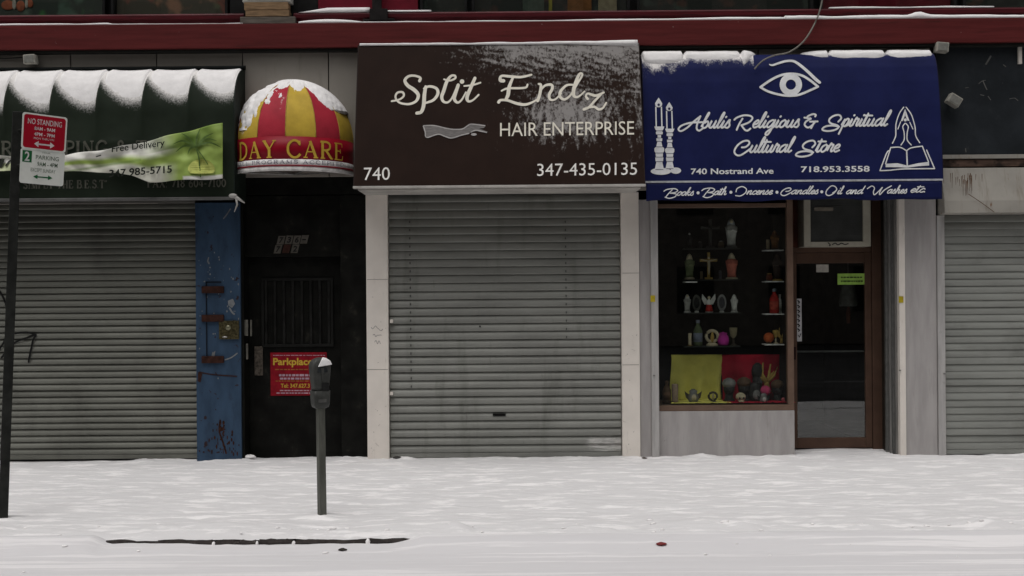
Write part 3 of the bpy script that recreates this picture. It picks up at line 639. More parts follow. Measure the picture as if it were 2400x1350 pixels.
# metal gate channel folded beside the shop door: separate upright strips
for k, (a, b, y) in enumerate([(2076, 2083, 0.16), (2084, 2090, 0.12), (2091, 2097, 0.09), (2098, 2106, 0.05)]):
    part('gate_channel', MB().box(X(a, 760, y), X(b, 760, y), y, y + 0.05, -0.05, 2.80), ALU if k % 2 else flat((0.10,0.10,0.095)), bevel=0.003)
part('shutter_rail', MB().box(X(2197, 790), X(2214, 790), -0.02, 0.10, -0.1, Z(505, 2205)), ALUW, label='pale shutter rail beside the right hand shutter', bevel=0.004)
for px, py in ((1530, 700), (2112, 702)):
    c = W(px, py, -0.025); part('yellow_tag', MB().box(c.x - 0.025, c.x + 0.025, -0.024, -0.0205, c.z - 0.035, c.z + 0.035), flat((0.42,0.33,0.02)))
for px, py in ((1533, 880), (2109, 868), (2213, 876)):
    c = W(px, py, -0.02); part('bolt', MB().lathe((c.x, -0.026, c.z), [(0.012, -0.006), (0.012, 0.006)], 8), ALU)

for q, x0, x1, y0, y1, n, mt in ((pl, 862, 907, 560, 1070, 16, (0.34,0.31,0.28)), (pr, 1460, 1496, 560, 1066, 14, (0.34,0.31,0.28))):
    P = Print(lambda x, y, o: W(x, y, -o), 0.001)
    for k in range(n):
        x, y = random.uniform(x0, x1), y0 + (y1 - y0) * random.random() ** 0.6; l = random.uniform(2, 9)
        if random.random() < 0.5: P.dot(x, y, random.uniform(0.5, 1.2), n=6)
        else: P.ribbon([(x, y), (min(x1, max(x0, x + l * random.uniform(-1, 1))), y + l * random.uniform(0.2, 1))], random.uniform(0.5, 1.0), smooth=False, cap=False)
    P.done('scuff_marks', flat(mt), q, kind='stuff')
# blue steel pillar with hasps
bx0, bx1 = X(459, 760, -0.03), X(564, 760, -0.03)
bp = part('blue_pillar', MB().box(bx0, bx1, -0.03, 0.30, -0.1, 2.80), BLUEP, label='chipped blue steel pillar with rusty hasps', bevel=0.005)
m = MB(); a = W(482, 660, -0.036); b = W(520, 850, -0.036); m.box(a.x, a.x + 0.012, -0.037, -0.031, b.z, a.z); m.box(a.x, b.x, -0.037, -0.031, a.z - 0.012, a.z)
build('plate_edge', m, flat((0.006,0.008,0.014)), bp)
for py in (679, 746, 843):
    a = W(472, py - 8, -0.06); b = W(524, py + 8, -0.06); build('hasp', MB().box(a.x, b.x, -0.062, -0.031, b.z, a.z), RUST, bp, bevel=0.006)
a = W(513, 752, -0.05); b = W(560, 795, -0.05)
lk = build('lock_box', MB().box(a.x, b.x, -0.055, -0.031, b.z, a.z), M('brass_lock', (0.07,0.06,0.03), rough=0.45, metal=0.5, var=0.6, scale=40), bp, bevel=0.004)
c = W(535, 768, -0.06); build('lock_cylinder', MB().ball((c.x, -0.06, c.z), 0.03, 0.018, 0.03), flat((0.25,0.24,0.16), 0.3, 0.7), lk, smooth=True)
c = W(527, 790, -0.06); build('lock_cylinder', MB().ball((c.x, -0.06, c.z), 0.03, 0.014, 0.012), flat((0.3,0.29,0.27), 0.3, 0.7), lk, smooth=True)
P = Print(lambda x, y, o: W(x, y, -0.03 - o), 0.002)
for i in range(46):
    x = random.uniform(464, 560); y = random.choice([random.uniform(590, 900), random.uniform(590, 760)]); r = random.uniform(0.8, 2.4)
    P.dot(x, y, r * 0.8, n=6, ry=r * random.uniform(0.6, 1.6))
P.fill([(534,705),(546,700),(551,712),(544,722),(535,716)]); P.ribbon([(538,722),(544,732),(549,736)], 4); P.ribbon([(528,843),(542,838),(556,828)], 3); P.fill([(497,828),(505,822),(503,836),(495,838)])
P.ribbon([(489,604),(487,612),(490,618)], 3); P.ribbon([(540,490),(530,505),(524,512)], 3)
P.done('paint_chips', flat((0.17,0.18,0.19)), bp, kind='stuff')
P = Print(lambda x, y, o: W(x, y, -0.03 - o), 0.0024)
for i in range(60):
    y = random.uniform(990, 1066); x = 520 + random.gauss(0, 6 + (y - 985) * 0.22); P.dot(min(560, max(466, x)), y, random.uniform(0.8, 2.6), n=6, ry=random.uniform(1.5, 6))
P.ribbon([(516,985),(514,1010),(522,1035),(530,1062)], 4); P.ribbon([(466,872),(500,878),(556,882)], 2.5, cap=False); P.fill([(464,872),(474,876),(470,896),(464,894)])
P.done('rust_stain', RUST, bp, kind='stuff')

# day care entrance: recess, door, window bars
rx0, rx1 = X(565, 760), X(858, 760)
part('entrance_reveal', MB().box(rx0, rx0 + 0.03, 0.0, 0.30, -0.1, 2.88), BLACKM)
part('entrance_jamb', MB().box(X(800, 760, 0.1), rx1, 0.06, 0.30, -0.1, 2.88), BLACKM, bevel=0.005)
part('entrance_transom', MB().box(rx0 + 0.03, X(800, 760, 0.1), 0.10, 0.30, Z(640, 700, .1) + 0.18, 2.88), BLACKM, bevel=0.005)
door = part('entrance_door', MB().box(rx0 + 0.03, X(800, 760, 0.2), 0.22, 0.27, -0.02, Z(640, 700, .1) + 0.18), BLACKM, label='black metal entrance door with barred window', bevel=0.004)
a = W(612, 652, 0.2); b = W(782, 812, 0.2)
m = MB(); m.box(a.x, b.x, 0.195, 0.22, a.z - 0.03, a.z); m.box(a.x, b.x, 0.195, 0.22, b.z, b.z + 0.03); m.box(a.x, a.x + 0.03, 0.195, 0.22, b.z + 0.03, a.z - 0.03); m.box(b.x - 0.03, b.x, 0.195, 0.22, b.z + 0.03, a.z - 0.03)
build('window_frame', m, M('worn_black_frame', (0.010,0.010,0.009), rough=0.5, var=0.4), door, bevel=0.003)
for k in range(8):
    x = a.x + 0.05 + (b.x - a.x - 0.1) * k / 7
    build('window_bar', MB().box(x - 0.014, x + 0.014, 0.200, 0.218, b.z + 0.03, a.z - 0.03), M('bar_black', (0.012,0.012,0.011), rough=0.4, var=0.5, scale=9), door, bevel=0.003)
a = W(596, 812, 0.2); b = W(616, 880, 0.2); hd = build('pull_plate', MB().box(a.x, b.x, 0.20, 0.22, b.z, a.z), M('worn_brass_plate', (0.10,0.085,0.07), rough=0.45, metal=0.4, var=0.6, scale=25), door, bevel=0.003)
for px0, px1, py0, py1 in ((570, 578, 750, 787), (584, 587, 750, 788), (574, 578, 806, 842)):
    a = W(px0, py0, 0.02); b = W(px1, py1, 0.02); part('strike_plate', MB().box(a.x + 0.008, b.x + 0.012, 0.03, 0.05, b.z, a.z), flat((0.20,0.195,0.17), 0.35, 0.6), bevel=0.002)
part('threshold', MB().box(rx0, rx1, 0.0, 0.30, -0.1, -0.01), CONC)

# religious shop: room, display window, door
ix0, ix1 = X(1543, 760), X(2107, 760)
dx = X(1862, 1010, 0.06)                       # corner where the display ends and the door recess begins
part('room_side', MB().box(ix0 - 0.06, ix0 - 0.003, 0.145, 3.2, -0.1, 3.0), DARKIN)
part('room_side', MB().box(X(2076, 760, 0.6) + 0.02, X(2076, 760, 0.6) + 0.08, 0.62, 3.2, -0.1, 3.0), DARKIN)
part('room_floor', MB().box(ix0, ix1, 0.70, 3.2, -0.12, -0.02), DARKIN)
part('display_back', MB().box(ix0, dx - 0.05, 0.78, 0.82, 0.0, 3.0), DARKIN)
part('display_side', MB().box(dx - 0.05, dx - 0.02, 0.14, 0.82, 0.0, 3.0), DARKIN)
zsill = Z(950, 1700, 0.06); zbase = Z(963, 1700, 0.06)
part('base_panel', MB().box(ix0 + 0.002, dx, 0.05, 0.14, -0.1, zbase), PILLARG, label='pale grey base panel under the display window', bevel=0.004)
part('display_floor', MB().box(ix0, dx - 0.05, 0.145, 0.78, zsill - 0.06, zsill - 0.004), BROWNL)
dw = thing('display_window', (0.5 * (ix0 + dx), 0.06, zsill), parent=bld)
zt = Z(482, 1700, 0.06)
m = MB(); m.box(ix0 + 0.002, dx, 0.055, 0.14, zbase + 0.002, zsill)
build('sill_rail', m, BROWNL, dw, bevel=0.004)
build('head_rail', MB().box(ix0 + 0.002, dx - 0.07, 0.06, 0.13, zt - 0.02, zt + 0.025), BROWNL, dw, bevel=0.004)
build('corner_post', MB().box(X(1846, 760, .06), dx, 0.055, 0.14, zsill, 2.95), BROWNL, dw, bevel=0.004)
build('glass_pane', MB().box(ix0 + 0.004, X(1846, 760, .06), 0.10, 0.106, zsill, zt - 0.02), GLASS, dw)
build('top_pane', MB().box(ix0 + 0.004, dx - 0.07, 0.10, 0.106, zt + 0.025, 2.95), FRAMEB, dw)
# door set back
YD = 0.46
def XD(px, py=800): return W(px, py, YD).x
def ZD(py, px=1950): return W(px, py, YD).z
sd_ = thing('shop_door', (XD(1950), YD, 0), parent=bld); props(sd_, label='brown framed glass shop door with green notice')
m = MB(); zb_, zt_ = ZD(1050), ZD(592); gx0, gx1, gz0, gz1 = XD(1868), XD(2028), ZD(1026), ZD(617)
m.box(XD(1858), gx0, YD, YD + 0.05, zb_, zt_); m.box(gx1, XD(2043), YD, YD + 0.05, zb_, zt_); m.box(gx0, gx1, YD, YD + 0.05, zb_, gz0); m.box(gx0, gx1, YD, YD + 0.05, gz1, zt_)
build('door_frame', m, BROWNF, sd_, bevel=0.004)
build('glass_pane', MB().box(gx0, gx1, YD + 0.02, YD + 0.026, gz0, gz1), GLASS, sd_)
build('door_handle', MB().box(XD(1855), XD(1864), YD - 0.03, YD, ZD(842), ZD(812)), flat((0.015,0.004,0.004)), sd_, bevel=0.004)
build('push_bar', MB().box(gx0, gx1, YD + 0.035, YD + 0.055, ZD(826), ZD(822)), flat((0.10,0.10,0.10), 0.4, 0.5), sd_)
part('door_jamb', MB().box(XD(2043) + 0.004, XD(2075), YD - 0.02, YD + 0.10, -0.05, 2.95), BROWNF, bevel=0.004)
part('door_jamb', MB().box(dx - 0.02, XD(1858) - 0.003, YD - 0.02, YD + 0.08, -0.05, 2.95), BROWNL, bevel=0.004)
part('transom_bar', MB().box(XD(1858), XD(2043), YD - 0.01, YD + 0.06, zt_ + 0.003, zt_ + 0.06), BROWNF, bevel=0.004)
part('transom_frame', MB().box(XD(1850), XD(1882), YD, YD + 0.05, zt_ + 0.062, 2.95), M('red_brown_frame', (0.085,0.028,0.018), rough=0.5), bevel=0.003)
part('transom_panel', MB().box(XD(1882), XD(2043), YD + 0.03, YD + 0.06, zt_ + 0.062, 2.95), FRAMEB)
part('door_reveal', MB().box(X(2076, 760, 0.3), X(2076, 760, 0.3) + 0.06, 0.22, 0.62, -0.05, 2.95), M('dark_brown_reveal', (0.028,0.022,0.017), rough=0.6))
part('door_step', MB().box(dx, ix1, 0.05, 0.72, -0.12, -0.012), CONC)

# soffit frame and header strips
part('shutter_header', MB().box(XL, bx0 - 0.003, 0.0, 0.12, Z(477, 250), Z(464, 250) + 0.06), M('dull_header', (0.13,0.125,0.115), var=0.25, scale=2, stretch=(0.4,1,6), dirt=(0.04,0.04,0.035), dthr=(0.5,0.7), dscale=3, dstretch=(0.4,1,7)), bevel=0.004)

# snow lines on the cornice and sills
def ledge(a, b, y0, y1, z, hfun, label, n=None, parent=bld):
    n = n or max(8, int((b - a) / 0.05)); rings = []
    for i in range(n + 1):
        x = a + (b - a) * i / n; h = max(0.003, hfun(x)); 
        rings.append([(x, y0, z), (x, y0 - 0.004, z + h * 0.5), (x, y0 + 0.012, z + h), (x, (y0 + y1) / 2, z + h * 1.1), (x, y1, z + h)])
    return build('ledge_snow', MB().loft(rings, caps=True), SNOW, parent, label=label, kind='stuff', smooth=True)
def bumpy(base, amp, s): return lambda x: base + amp * fbm(x * 1.3, s, s, 4)
ledge(XL, X(570, 50, -.1), -0.112, -0.03, ZC1 + 0.0005, lambda x: 0.012 + (0.010 if x < -4.3 else 0) + 0.006 * fbm(x * 2, 1, 5), 'thin snow line along the cornice at left')
ledge(X(700, 40, -.1), X(850, 40, -.1), -0.114, -0.03, ZC1 + 0.0005, lambda x: 0.038 * max(0.2, 1 - ((x + 1.95) / 0.42) ** 2) + 0.006, 'thick snow patch on the cornice beside the timber')
ledge(X(850, 40, -.1) + 0.001, X(1840, 30, -.1), -0.112, -0.03, ZC1 + 0.0005, lambda x: 0.016 + 0.006 * max(0, x) + 0.006 * fbm(x * 1.5, 1, 9), 'thin snow line along the middle of the cornice')
ledge(X(1840, 30, -.1) + 0.001, XR, -0.116, -0.03, ZC1 + 0.0005, lambda x: 0.040 + 0.018 * fbm(x * 1.2, 1, 13) + 0.04 * exp(-((x - 4.4) / 0.09) ** 2), 'thick snow ridge along the cornice at right')
ledge(X(700, 20, -.05), X(866, 20, -.05), -0.05, 0.02, 4.8425, lambda x: 0.055 * min(1, (x - X(695, 20)) / 0.35) , 'snow heaped on the moulded sill below the crimson board')
ledge(X(905, 20, -.05), X(1010, 20, -.05), -0.05, 0.02, 4.8425, lambda x: 0.022, 'thin snow on the moulded sill right of the bracket')
ledge(X(1945, 8, -.05), X(2330, 8, -.05), -0.05, 0.02, 4.8425, lambda x: 0.018 + 0.006 * fbm(x * 2, 3, 3), 'thin snow on the moulded sill at right')

# ------------------------------------------------------------------ roller shutters
def slat_prof(p, deep):
    pts = [(0.016, 0.0), (-0.006, 0.005), (-0.013, 0.05), (-0.015, 0.14), (-0.013, 0.32), (-0.008, 0.52), (0.0, 0.72), (0.008, 0.88), (0.015, 1.0)]
    return [(y * deep, z * p) for y, z in pts]
def shutter(x0, x1, z0, z1, y, n, mat, label, dust=None, deep=1.0):
    t = thing('roller_shutter', ((x0 + x1) / 2, y, z0), label, 'shutter', 'closed roller shutters')
    p = (z1 - z0) / n; prof = slat_prof(p, deep); nseg = 22
    def mesh(i):
        m = MB(); m.grid(lambda a, b: None, 0, 0) if False else None
        rows = []
        for (yy, zz) in prof: rows.append([(x0 + (x1 - x0) * k / nseg, yy, zz) for k in range(nseg + 1)])
        vs = [q for r in rows for q in r]; fs = []
        for j in range(len(prof) - 1):
            for k in range(nseg):
                a = j * (nseg + 1) + k; fs.append((a, a + 1, a + nseg + 2, a + nseg + 1))
        m.add(vs, fs); return m
    first = None
    for i in range(n):
        zc = z0 + i * p; jit = random.uniform(-0.0015, 0.0015)
        if dust:
            m = mesh(i); tl = random.gauss(0, 0.0016); m.v = [(v[0], v[1] + tl * (v[0] - x0) / (x1 - x0) + 0.0045 * fbm(v[0] * 1.3, (zc + v[2]) * 2.2, x0) + 0.010 * max(0, fbm(v[0] * 0.9 + 5, (zc + v[2]) * 1.1, 3) - 0.5), v[2] + 0.0018 * fbm(v[0] * 0.8, zc * 9, 7)) for v in m.v]; at = {'snow': [dust(v[0], zc + v[2]) for v in m.v]}
            build('slat', m, mat, t, loc=(0, y + jit, zc), attr=at, fixn=False)
        elif first is None:
            first = build('slat', mesh(i), mat, t, loc=(0, y + jit, zc), fixn=False)
        else: share(first, t, (0, y + jit * 1.5, zc)).rotation_euler = (random.gauss(0, 0.012), 0, random.gauss(0, 0.0004))
    build('bottom_bar', MB().box(x0, x1, y - 0.012, y + 0.02, z0 - 0.05, z0 - 0.002), mat, t, bevel=0.004)
    return t, p
s1, _ = shutter(XL, bx0 - 0.004, 0.07, Z(474, 250), 0.07, 39, SH1, 'dark olive grey roller shutter left of the blue pillar', dust=lambda x, z: -1.0)
def dust2(x, z):
    d = -1.0
    d = max(d, 0.50 - 6.0 * max(0, 0.84 - x) - 5.0 * abs(z - 0.14) + 0.4) if x > 0.7 and z < 0.4 else d
    d = max(d, 0.25 - 5 * abs(z - 2.62) - 3.0 * abs(x + 1.25)) if x < -0.9 and z > 2.4 else d
    return d
s2, p2 = shutter(X(911, 760) + 0.002, X(1456, 760) - 0.002, 0.055, 2.88, 0.08, 32, SH2, 'grey roller shutter under the brown awning between white pillars', dust=dust2)
s3, _ = shutter(X(2215, 790) + 0.002, XR, 0.055, Z(503, 2300), 0.04, 33, SH3, 'pale grey roller shutter at the right edge below the stained hood', deep=0.55)
c = W(1170, 972, 0.06); build('lock_slot', MB().box(c.x - 0.07, c.x + 0.07, 0.058, 0.075, c.z - 0.014, c.z + 0.012), flat((0.004,0.004,0.004)), s2)
c = W(1125, 765, 0.06); build('rivet', MB().ball((c.x, 0.066, c.z), 0.010, 0.006, 0.010), flat((0.03,0.03,0.03)), s2)
for py in (753, 923):
    c = W(913, py, 0.0); build('rail_clip', MB().box(c.x, c.x + 0.035, 0.02, 0.06, c.z - 0.018, c.z + 0.018), PILLARW, s2, bevel=0.004)
# rivet rows down the slats
for px, y0, y1 in ((960, 520, 940), (1325, 520, 820)):
    m = MB()
    for k in range(int((y1 - y0) / 19.3)):
        c = W(px + k * 0.2, y0 + k * 19.3, 0.065); m.box(c.x - 0.006, c.x + 0.006, 0.061, 0.074, c.z - 0.012, c.z + 0.012)
    build('rivet_row', m, flat((0.06,0.06,0.055)), s2, kind='stuff')
# spray paint on the left shutter
P = Print(lambda x, y, o: W(x, y, 0.050 - o), 0.002)
P.ribbon([(-14,668),(4,690),(16,722),(20,760),(10,800),(-8,826)], 4.5); P.ribbon([(4,838),(30,806),(62,792),(84,784),(78,796),(72,822),(67,848)], 4.5); P.ribbon([(34,782),(60,779),(84,784)], 4)
P.done('spray_paint', flat((0.010,0.010,0.010)), s1)
P = Print(lambda x, y, o: W(x, y, -o), 0.001)
for k, yb in ((0, 766), (1, 786), (2, 800)):
    xx = 870 + k * 4; P.ribbon([(xx + j * 3.4, yb + random.uniform(-4, 5) + j * 0.6) for j in range(9 - 2 * k)], 1.3, cap=False)
P.done('scrawl', flat((0.30,0.28,0.27)), pl, kind='stuff')

# ------------------------------------------------------------------ awnings
# --- green awning, left
GX1 = -2.89; GX0 = -8.3; RIB = 0.478
def green_pt(x, s, off=0.0):
    """s 0..1 from wall over the curve to the lower edge"""
    if s < 0.4:
        a = (s / 0.4) * pi / 2; y, z, ny, nz = -0.48 * sin(a), 3.70 + 0.53 * cos(a), -sin(a), cos(a)
    else:
        t = (s - 0.4) / 0.6; y, z, ny, nz = -0.48 - 0.005 * t, 3.70 - 0.88 * t, -1.0, 0.0
    k = ((GX1 - x) / RIB) % 1.0; sag = 0.060 * (4 * k * (1 - k)) ** 0.8 * max(0, sin(pi * min(1, s / 0.6))) ** 0.8
    return Vector((x, y + ny * (off - sag), z + nz * (off - sag)))
ga = thing('awning', (-5.0, -0.24, 2.82), 'dark green curved awning with snow filled bays at left', 'awning', 'shop awnings')
def gsnow(x, s):
    k = ((GX1 - x) / RIB) % 1.0
    low = 0.15 + 0.06 * sin(pi * k) ** 0.7 + 0.150 * ((1 - k) ** 1.1) + 0.05 * max(0, min(1, (-3.4 - x) / 1.0)) + 0.012 * fbm(x * 1.1, 3, 1)
    return low - s
m = MB(); m.grid(lambda a, b: green_pt(GX0 + (GX1 - GX0) * a, b), 360, 60)
at = {'snow': []}
for v in m.v:
    y, z = v[1], v[2]
    a = math.atan2(-y, max(1e-4, z - 3.70) * 0.9) if z > 3.70 else 9
    s = 0.4 * a / (pi / 2) if a < 2 else 0.4 + (3.70 - z) / 0.88 * 0.6
    at['snow'].append(max(-1, min(1.2, 0.75 + 9.0 * gsnow(v[0], s))))
build('canopy', m, GREENA, ga, smooth=True, attr=at, fixn=False)
m = MB(); m.prism([green_pt(GX1, k / 24) for k in range(25)] + [Vector((GX1, 0.0, 2.82))], (0.012, 0, 0))
build('end_panel', m, flat((0.012,0.018,0.014)), ga)
m = MB()
def gsn(a, b):
    x = GX0 + (GX1 - GX0) * a; s = 0.42 * b; g = gsnow(x, s); k = ((GX1 - x) / RIB) % 1.0
    edge = min(1, min(k / 0.05, (1 - k) / 0.10))
    h = min(0.024, 0.22 * (g - 0.02)) + 0.0025 * fbm(x * 9, s * 40, 2) - 0.03 * (1 - edge) - 0.001
    return green_pt(x, s, max(-0.03, h))
m.grid(gsn, 460, 44); build('snow_cover', m, SNOW, ga, kind='stuff', smooth=True, fixn=False)
build('frame_bar', MB().box(GX0, GX1, -0.495, -0.465, 2.79, 2.822), M('dull_frame_bar', (0.17,0.17,0.165), rough=0.4, metal=0.4, var=0.2), ga, bevel=0.004)
for k in range(12):
    x = GX1 - k * RIB
    build('frame_rib', MB().tube([green_pt(x, s / 12, -0.02) for s in range(13)], 0.012, 6), ALU, ga, smooth=True)
gprof = [(green_pt(GX1, k / 40).y, green_pt(GX1, k / 40).z) for k in range(41)]
GREY_T = M('faded_gold_letters', (0.105,0.105,0.085), rough=0.6, var=0.25, scale=14, dirt=(0.045,0.055,0.042), dthr=(0.5,0.68), dscale=12)
place_g = lambda x, y, o: Vector((W(x, y, -0.486).x, -0.486 - o, W(x, y, -0.486).z))
P = Print(place_g, 0.004)
for tx, x0, y0, x1, y1, dy in (('FOR SHIPPING & T', -56, 333, 345, 365, 2.8), ('"SIMPLY THE B.E.S.T"', 48, 424, 252, 442, 1.6), ('FAX: 718 604-7100', 345, 421, 530, 439, 1.4)):
    P = Print(place_g, 0.004); serif_text(P, tx, x0, y0, x1, y1, dy, 0.2); P.done('lettering', GREY_T, ga)
build('shadow_gap_flashing', MB().prism([(GX0, 0.0, 4.235), (GX0, -0.10, 4.243), (GX0, -0.10, 4.255), (GX0, 0.0, 4.285)], (GX1 + 0.02 - GX0, 0, 0)), flat((0.006,0.008,0.008)), ga)  # flashing in near-black, the shadow gap above the snow put into its colour
# frayed strap at the corner of the green awning
m = MB(); q = [W(540, 459, -.5), W(556, 464, -.5), W(574, 476, -.48)]; m.tube(q, [0.012, 0.02, 0.006], 6); m.tube([W(554, 466, -.5), W(556, 480, -.5), W(549, 497, -.5)], [0.014, 0.010, 0.004], 6); m.ball(tuple(W(546, 459, -.5)), 0.045, 0.03, 0.025)
build('torn_strap', m, flat((0.40,0.39,0.37)), label='torn pale strap hanging from the green awning corner', cat='strap', smooth=True)
m = MB(); m.tube([W(300, 462, -.5), W(296, 470, -.49), W(290, 462, -.5)], 0.006, 5)
# --- torn green banner across it
def ban_top(x): return 1.6 * sin(x * 0.06) + 1.2 * sin(x * 0.023 + 1) + _ban_top(x)
def _ban_top(x): return 362 + 3 * max(0, min(1, (x + 60) / 215)) if x < 155 else 365 - (x - 155) / 365 * 77 + 5 * sin((x - 155) / 365 * pi)
def ban_bot(x):
    pts = [(-70, 399), (150, 402), (265, 404), (310, 413), (350, 427), (400, 424), (470, 421), (522, 418)]
    for (a, b), (c, d) in zip(pts, pts[1:]):
        if x <= c: return 1.4 * sin(x * 0.05 + 2) + b + (d - b) * (x - a) / (c - a)
    return 418
def ban_y(x, y):
    tt = (y - ban_top(x)) / max(1, ban_bot(x) - ban_top(x)); e = max(0, min(1, (x - 120) / 400))
    fold = 0.030 * sin((y - ban_top(x)) / 9.0 + x * 0.02) * (1 - e) + 0.016 * sin(x * 0.045 + tt * 3) + 0.012 * sin(x * 0.11 - tt * 7) + 0.016 * noise.noise(Vector((x * 0.05, y * 0.06, 2)))
    return -0.585 + fold - 0.03 * tt * e
def bcol(x, y):
    tt = (y - ban_top(x)) / max(1, ban_bot(x) - ban_top(x)); W_ = (0.80,0.79,0.74); G = (0.31,0.42,0.10); G2 = (0.09,0.17,0.03); CR = (0.70,0.70,0.60)
    def mx(a, b, t): t = max(0, min(1, t)); return tuple(p + (q - p) * t for p, q in zip(a, b))
    if x < 150: return W_ if tt < 0.5 else mx(W_, (0.35,0.42,0.15), 0.7)
    c = mx(W_, G, (tt - 0.30) * 6) if tt < 0.55 else mx(G, CR, (tt - 0.58) * 8)
    if x > 330: c = mx(c, G, (x - 375) / 45)
    if x > 300 and tt < 0.3: c = mx(c, mx(G, G2, 0.3 + 0.6 * noise.noise(Vector((x * .03, y * .03, 1)))), (x - 320) / 100)
    if x > 380: c = mx(c, G2, max(0, 0.75 - ((x - 455) / 55) ** 2 - ((y - 330) / 26) ** 2) * 0.8)
    st = abs(y - (402 - (x - 160) * 0.16)); 
    if x < 330 and st < 5: c = mx(c, (0.13,0.22,0.04), 0.7 * (1 - st / 5))
    if tt > 0.93 and x > 430: c = W_
    return c
m = MB(); NB, NV = 150, 34; cols = []; vs_ = []
for j in range(NV + 1):
    for i in range(NB + 1):
        x = -70 + 592 * i / NB; y = ban_top(x) + (ban_bot(x) - ban_top(x)) * j / NV
        vs_.append(W(x, y, ban_y(x, y))); cols.append(bcol(x, y))
m.add(vs_, [(j*(NB+1)+i, j*(NB+1)+i+1, (j+1)*(NB+1)+i+1, (j+1)*(NB+1)+i) for j in range(NV) for i in range(NB)])
BAN = M('printed_banner', (0,0,0), rough=0.45, var=0.12, scale=6, attrcol='print')
banner = thing('banner', W(340, 420, -0.6), 'torn lime green delivery banner with palm tree draped over the green awning', 'banner')
cl = build('banner_cloth', m, BAN, banner, smooth=True, attr={'print': cols}, fixn=False)
so_ = cl.modifiers.new('thickness', 'SOLIDIFY'); so_.thickness = 0.002
place_b = lambda x, y, o: W(x, y, ban_y(x, y) - o)
P = Print(place_b, 0.004); P.off = 0.020; P.text('Free Delivery', 262, 341, 386, 362, 15, 0.012); P.done('lettering', flat((0.020,0.024,0.018)), banner); P = Print(place_b, 0.022); P.text('347 985-5715', 256, 398, 403, 416, 11, 0.02)
P.ribbon([(226,367),(236,364)], 2.5)
P.fill([(-20,372),(12,372),(4,392),(-20,394)]); P.ribbon([(14,388),(22,378),(32,374)], 4)
P.done('lettering', flat((0.020,0.024,0.018)), banner)
P = Print(place_b, 0.020); P.fill([(442 + 0, 400)] + [(472 + 32 * cos(a), 399 - 26 * sin(a)) for a in [pi - k * pi / 14 for k in range(15)]] + [(500, 406), (472, 408), (446, 406)])
P.done('printed_sun', flat((0.46,0.50,0.13)), banner)
P = Print(place_b, 0.023); P.ribbon([(459,345),(466,370),(468,395),(470,414)], 3.2); P.ribbon([(459,346),(474,365),(487,385)], 2.4)
for ex, ey, mx_, my_ in ((405,338,430,330),(412,356,432,342),(425,312,440,322),(470,300,462,320),(500,312,480,322),(519,346,490,334),(508,330,484,326),(440,362,446,348)):
    P.ribbon([(459,344,3),(mx_,my_,4.5),(ex,ey,0.8)], 5, cap=False)
P.done('printed_palm', flat((0.085,0.14,0.035)), banner)

# --- day care dome awning
DC = Vector((-2.352, 0.0, 3.43)); DR, DYR, DZR = 0.64, 0.62, 0.665
def dome(th, ph, off=0.0):
    a = Vector((sin(th) * cos(ph), -cos(th) * cos(ph), sin(ph)))
    return DC + Vector((a.x * (DR + off), a.y * (DYR + off), a.z * (DZR + off)))
da = thing('awning', (DC.x, -0.3, 3.10), 'red and yellow striped dome awning over the black entrance door', 'awning', 'shop awnings')
def dsnow(th, ph):
    d = math.degrees
    t = d(th); p = d(ph)
    top = (p - 62) / 16 + 0.35 * fbm(th * 2.5, ph * 2.5, 3)
    right = (t - 30) / 22 * (1 if p > 28 else 0) + (p - 62 + (t - 20) * 0.35) / 20 - abs(t - 55) / 40 + 0.2
    left = 0.95 - abs(t + 48) / 26 - abs(p - 42) / 30 + 0.7 * fbm(th * 7 + p * 0.03, ph * 5, 8)
    return max(top, right - 0.35, left)
bounds = [-90, -81, -53, -25, 3, 31, 59, 90]
for k in range(7):
    a0, a1 = radians(bounds[k]), radians(bounds[k + 1]); m = MB()
    m.grid(lambda a, b: dome(a0 + (a1 - a0) * a, radians(90) * b * 0.995, -0.012 * sin(pi * a)), 14, 30)
    at = {'snow': []}
    for j in range(31):
        for i in range(15):
            th = a0 + (a1 - a0) * i / 14; ph = radians(90) * j / 30; t = math.degrees(th); p = math.degrees(ph)
            at['snow'].append(max(-1, min(0.75, 0.35 + 0.9 * dsnow(th, ph))) if t < -25 or p > 50 else (0.55 - abs(t + 3) / 14 - abs(p - 40) / 45 if t < 3 else -0.6))
    build('fabric_panel', m, GOREY if k in (2, 4, 6) else GORER, da, smooth=True, attr=at, fixn=False)
    build('panel_seam', MB().tube([dome(a1, radians(90) * j / 16 * 0.995, 0.002) for j in range(17)], 0.0045, 5), flat((0.42,0.30,0.06)), da, smooth=True)
m = MB()
def dsn(a, b):
    th = radians(-90 + 180 * a); ph = radians(8 + 82 * b); s = dsnow(th, ph) + 0.28 * fbm(th * 14, ph * 9, 5)
    return dome(th, ph, max(-0.03, min(0.028, 0.028 * s)))
m.grid(dsn, 150, 80); build('snow_cover', m, SNOW, da, kind='stuff', smooth=True, fixn=False)
def band(z0, z1, r, mat, name):
    m = MB(); m.grid(lambda a, b: (DC.x + (DR + r) * sin(radians(-90 + 180 * a)), -(DYR + r) * cos(radians(-90 + 180 * a)), z0 + (z1 - z0) * b), 40, 1)
    o = build(name, m, mat, da, smooth=True, fixn=False); s = o.modifiers.new('thickness', 'SOLIDIFY'); s.thickness = 0.004; return o
band(3.195, 3.43, 0.004, REDBAND, 'band'); band(3.135, 3.195, 0.006, flat((0.74,0.72,0.71)), 'text_strip'); band(3.125, 3.135, 0.008, REDBAND, 'piping'); band(3.075, 3.125, 0.002, flat((0.72,0.70,0.68)), 'hem')
def place_d(u, v, o):
    th = radians(-50 + 112 * u); r = 0.006 + o
    return Vector((DC.x + (DR + r) * sin(th), -(DYR + r) * cos(th), v))
P = Print(place_d, 0.004)
class Sc:
    pass
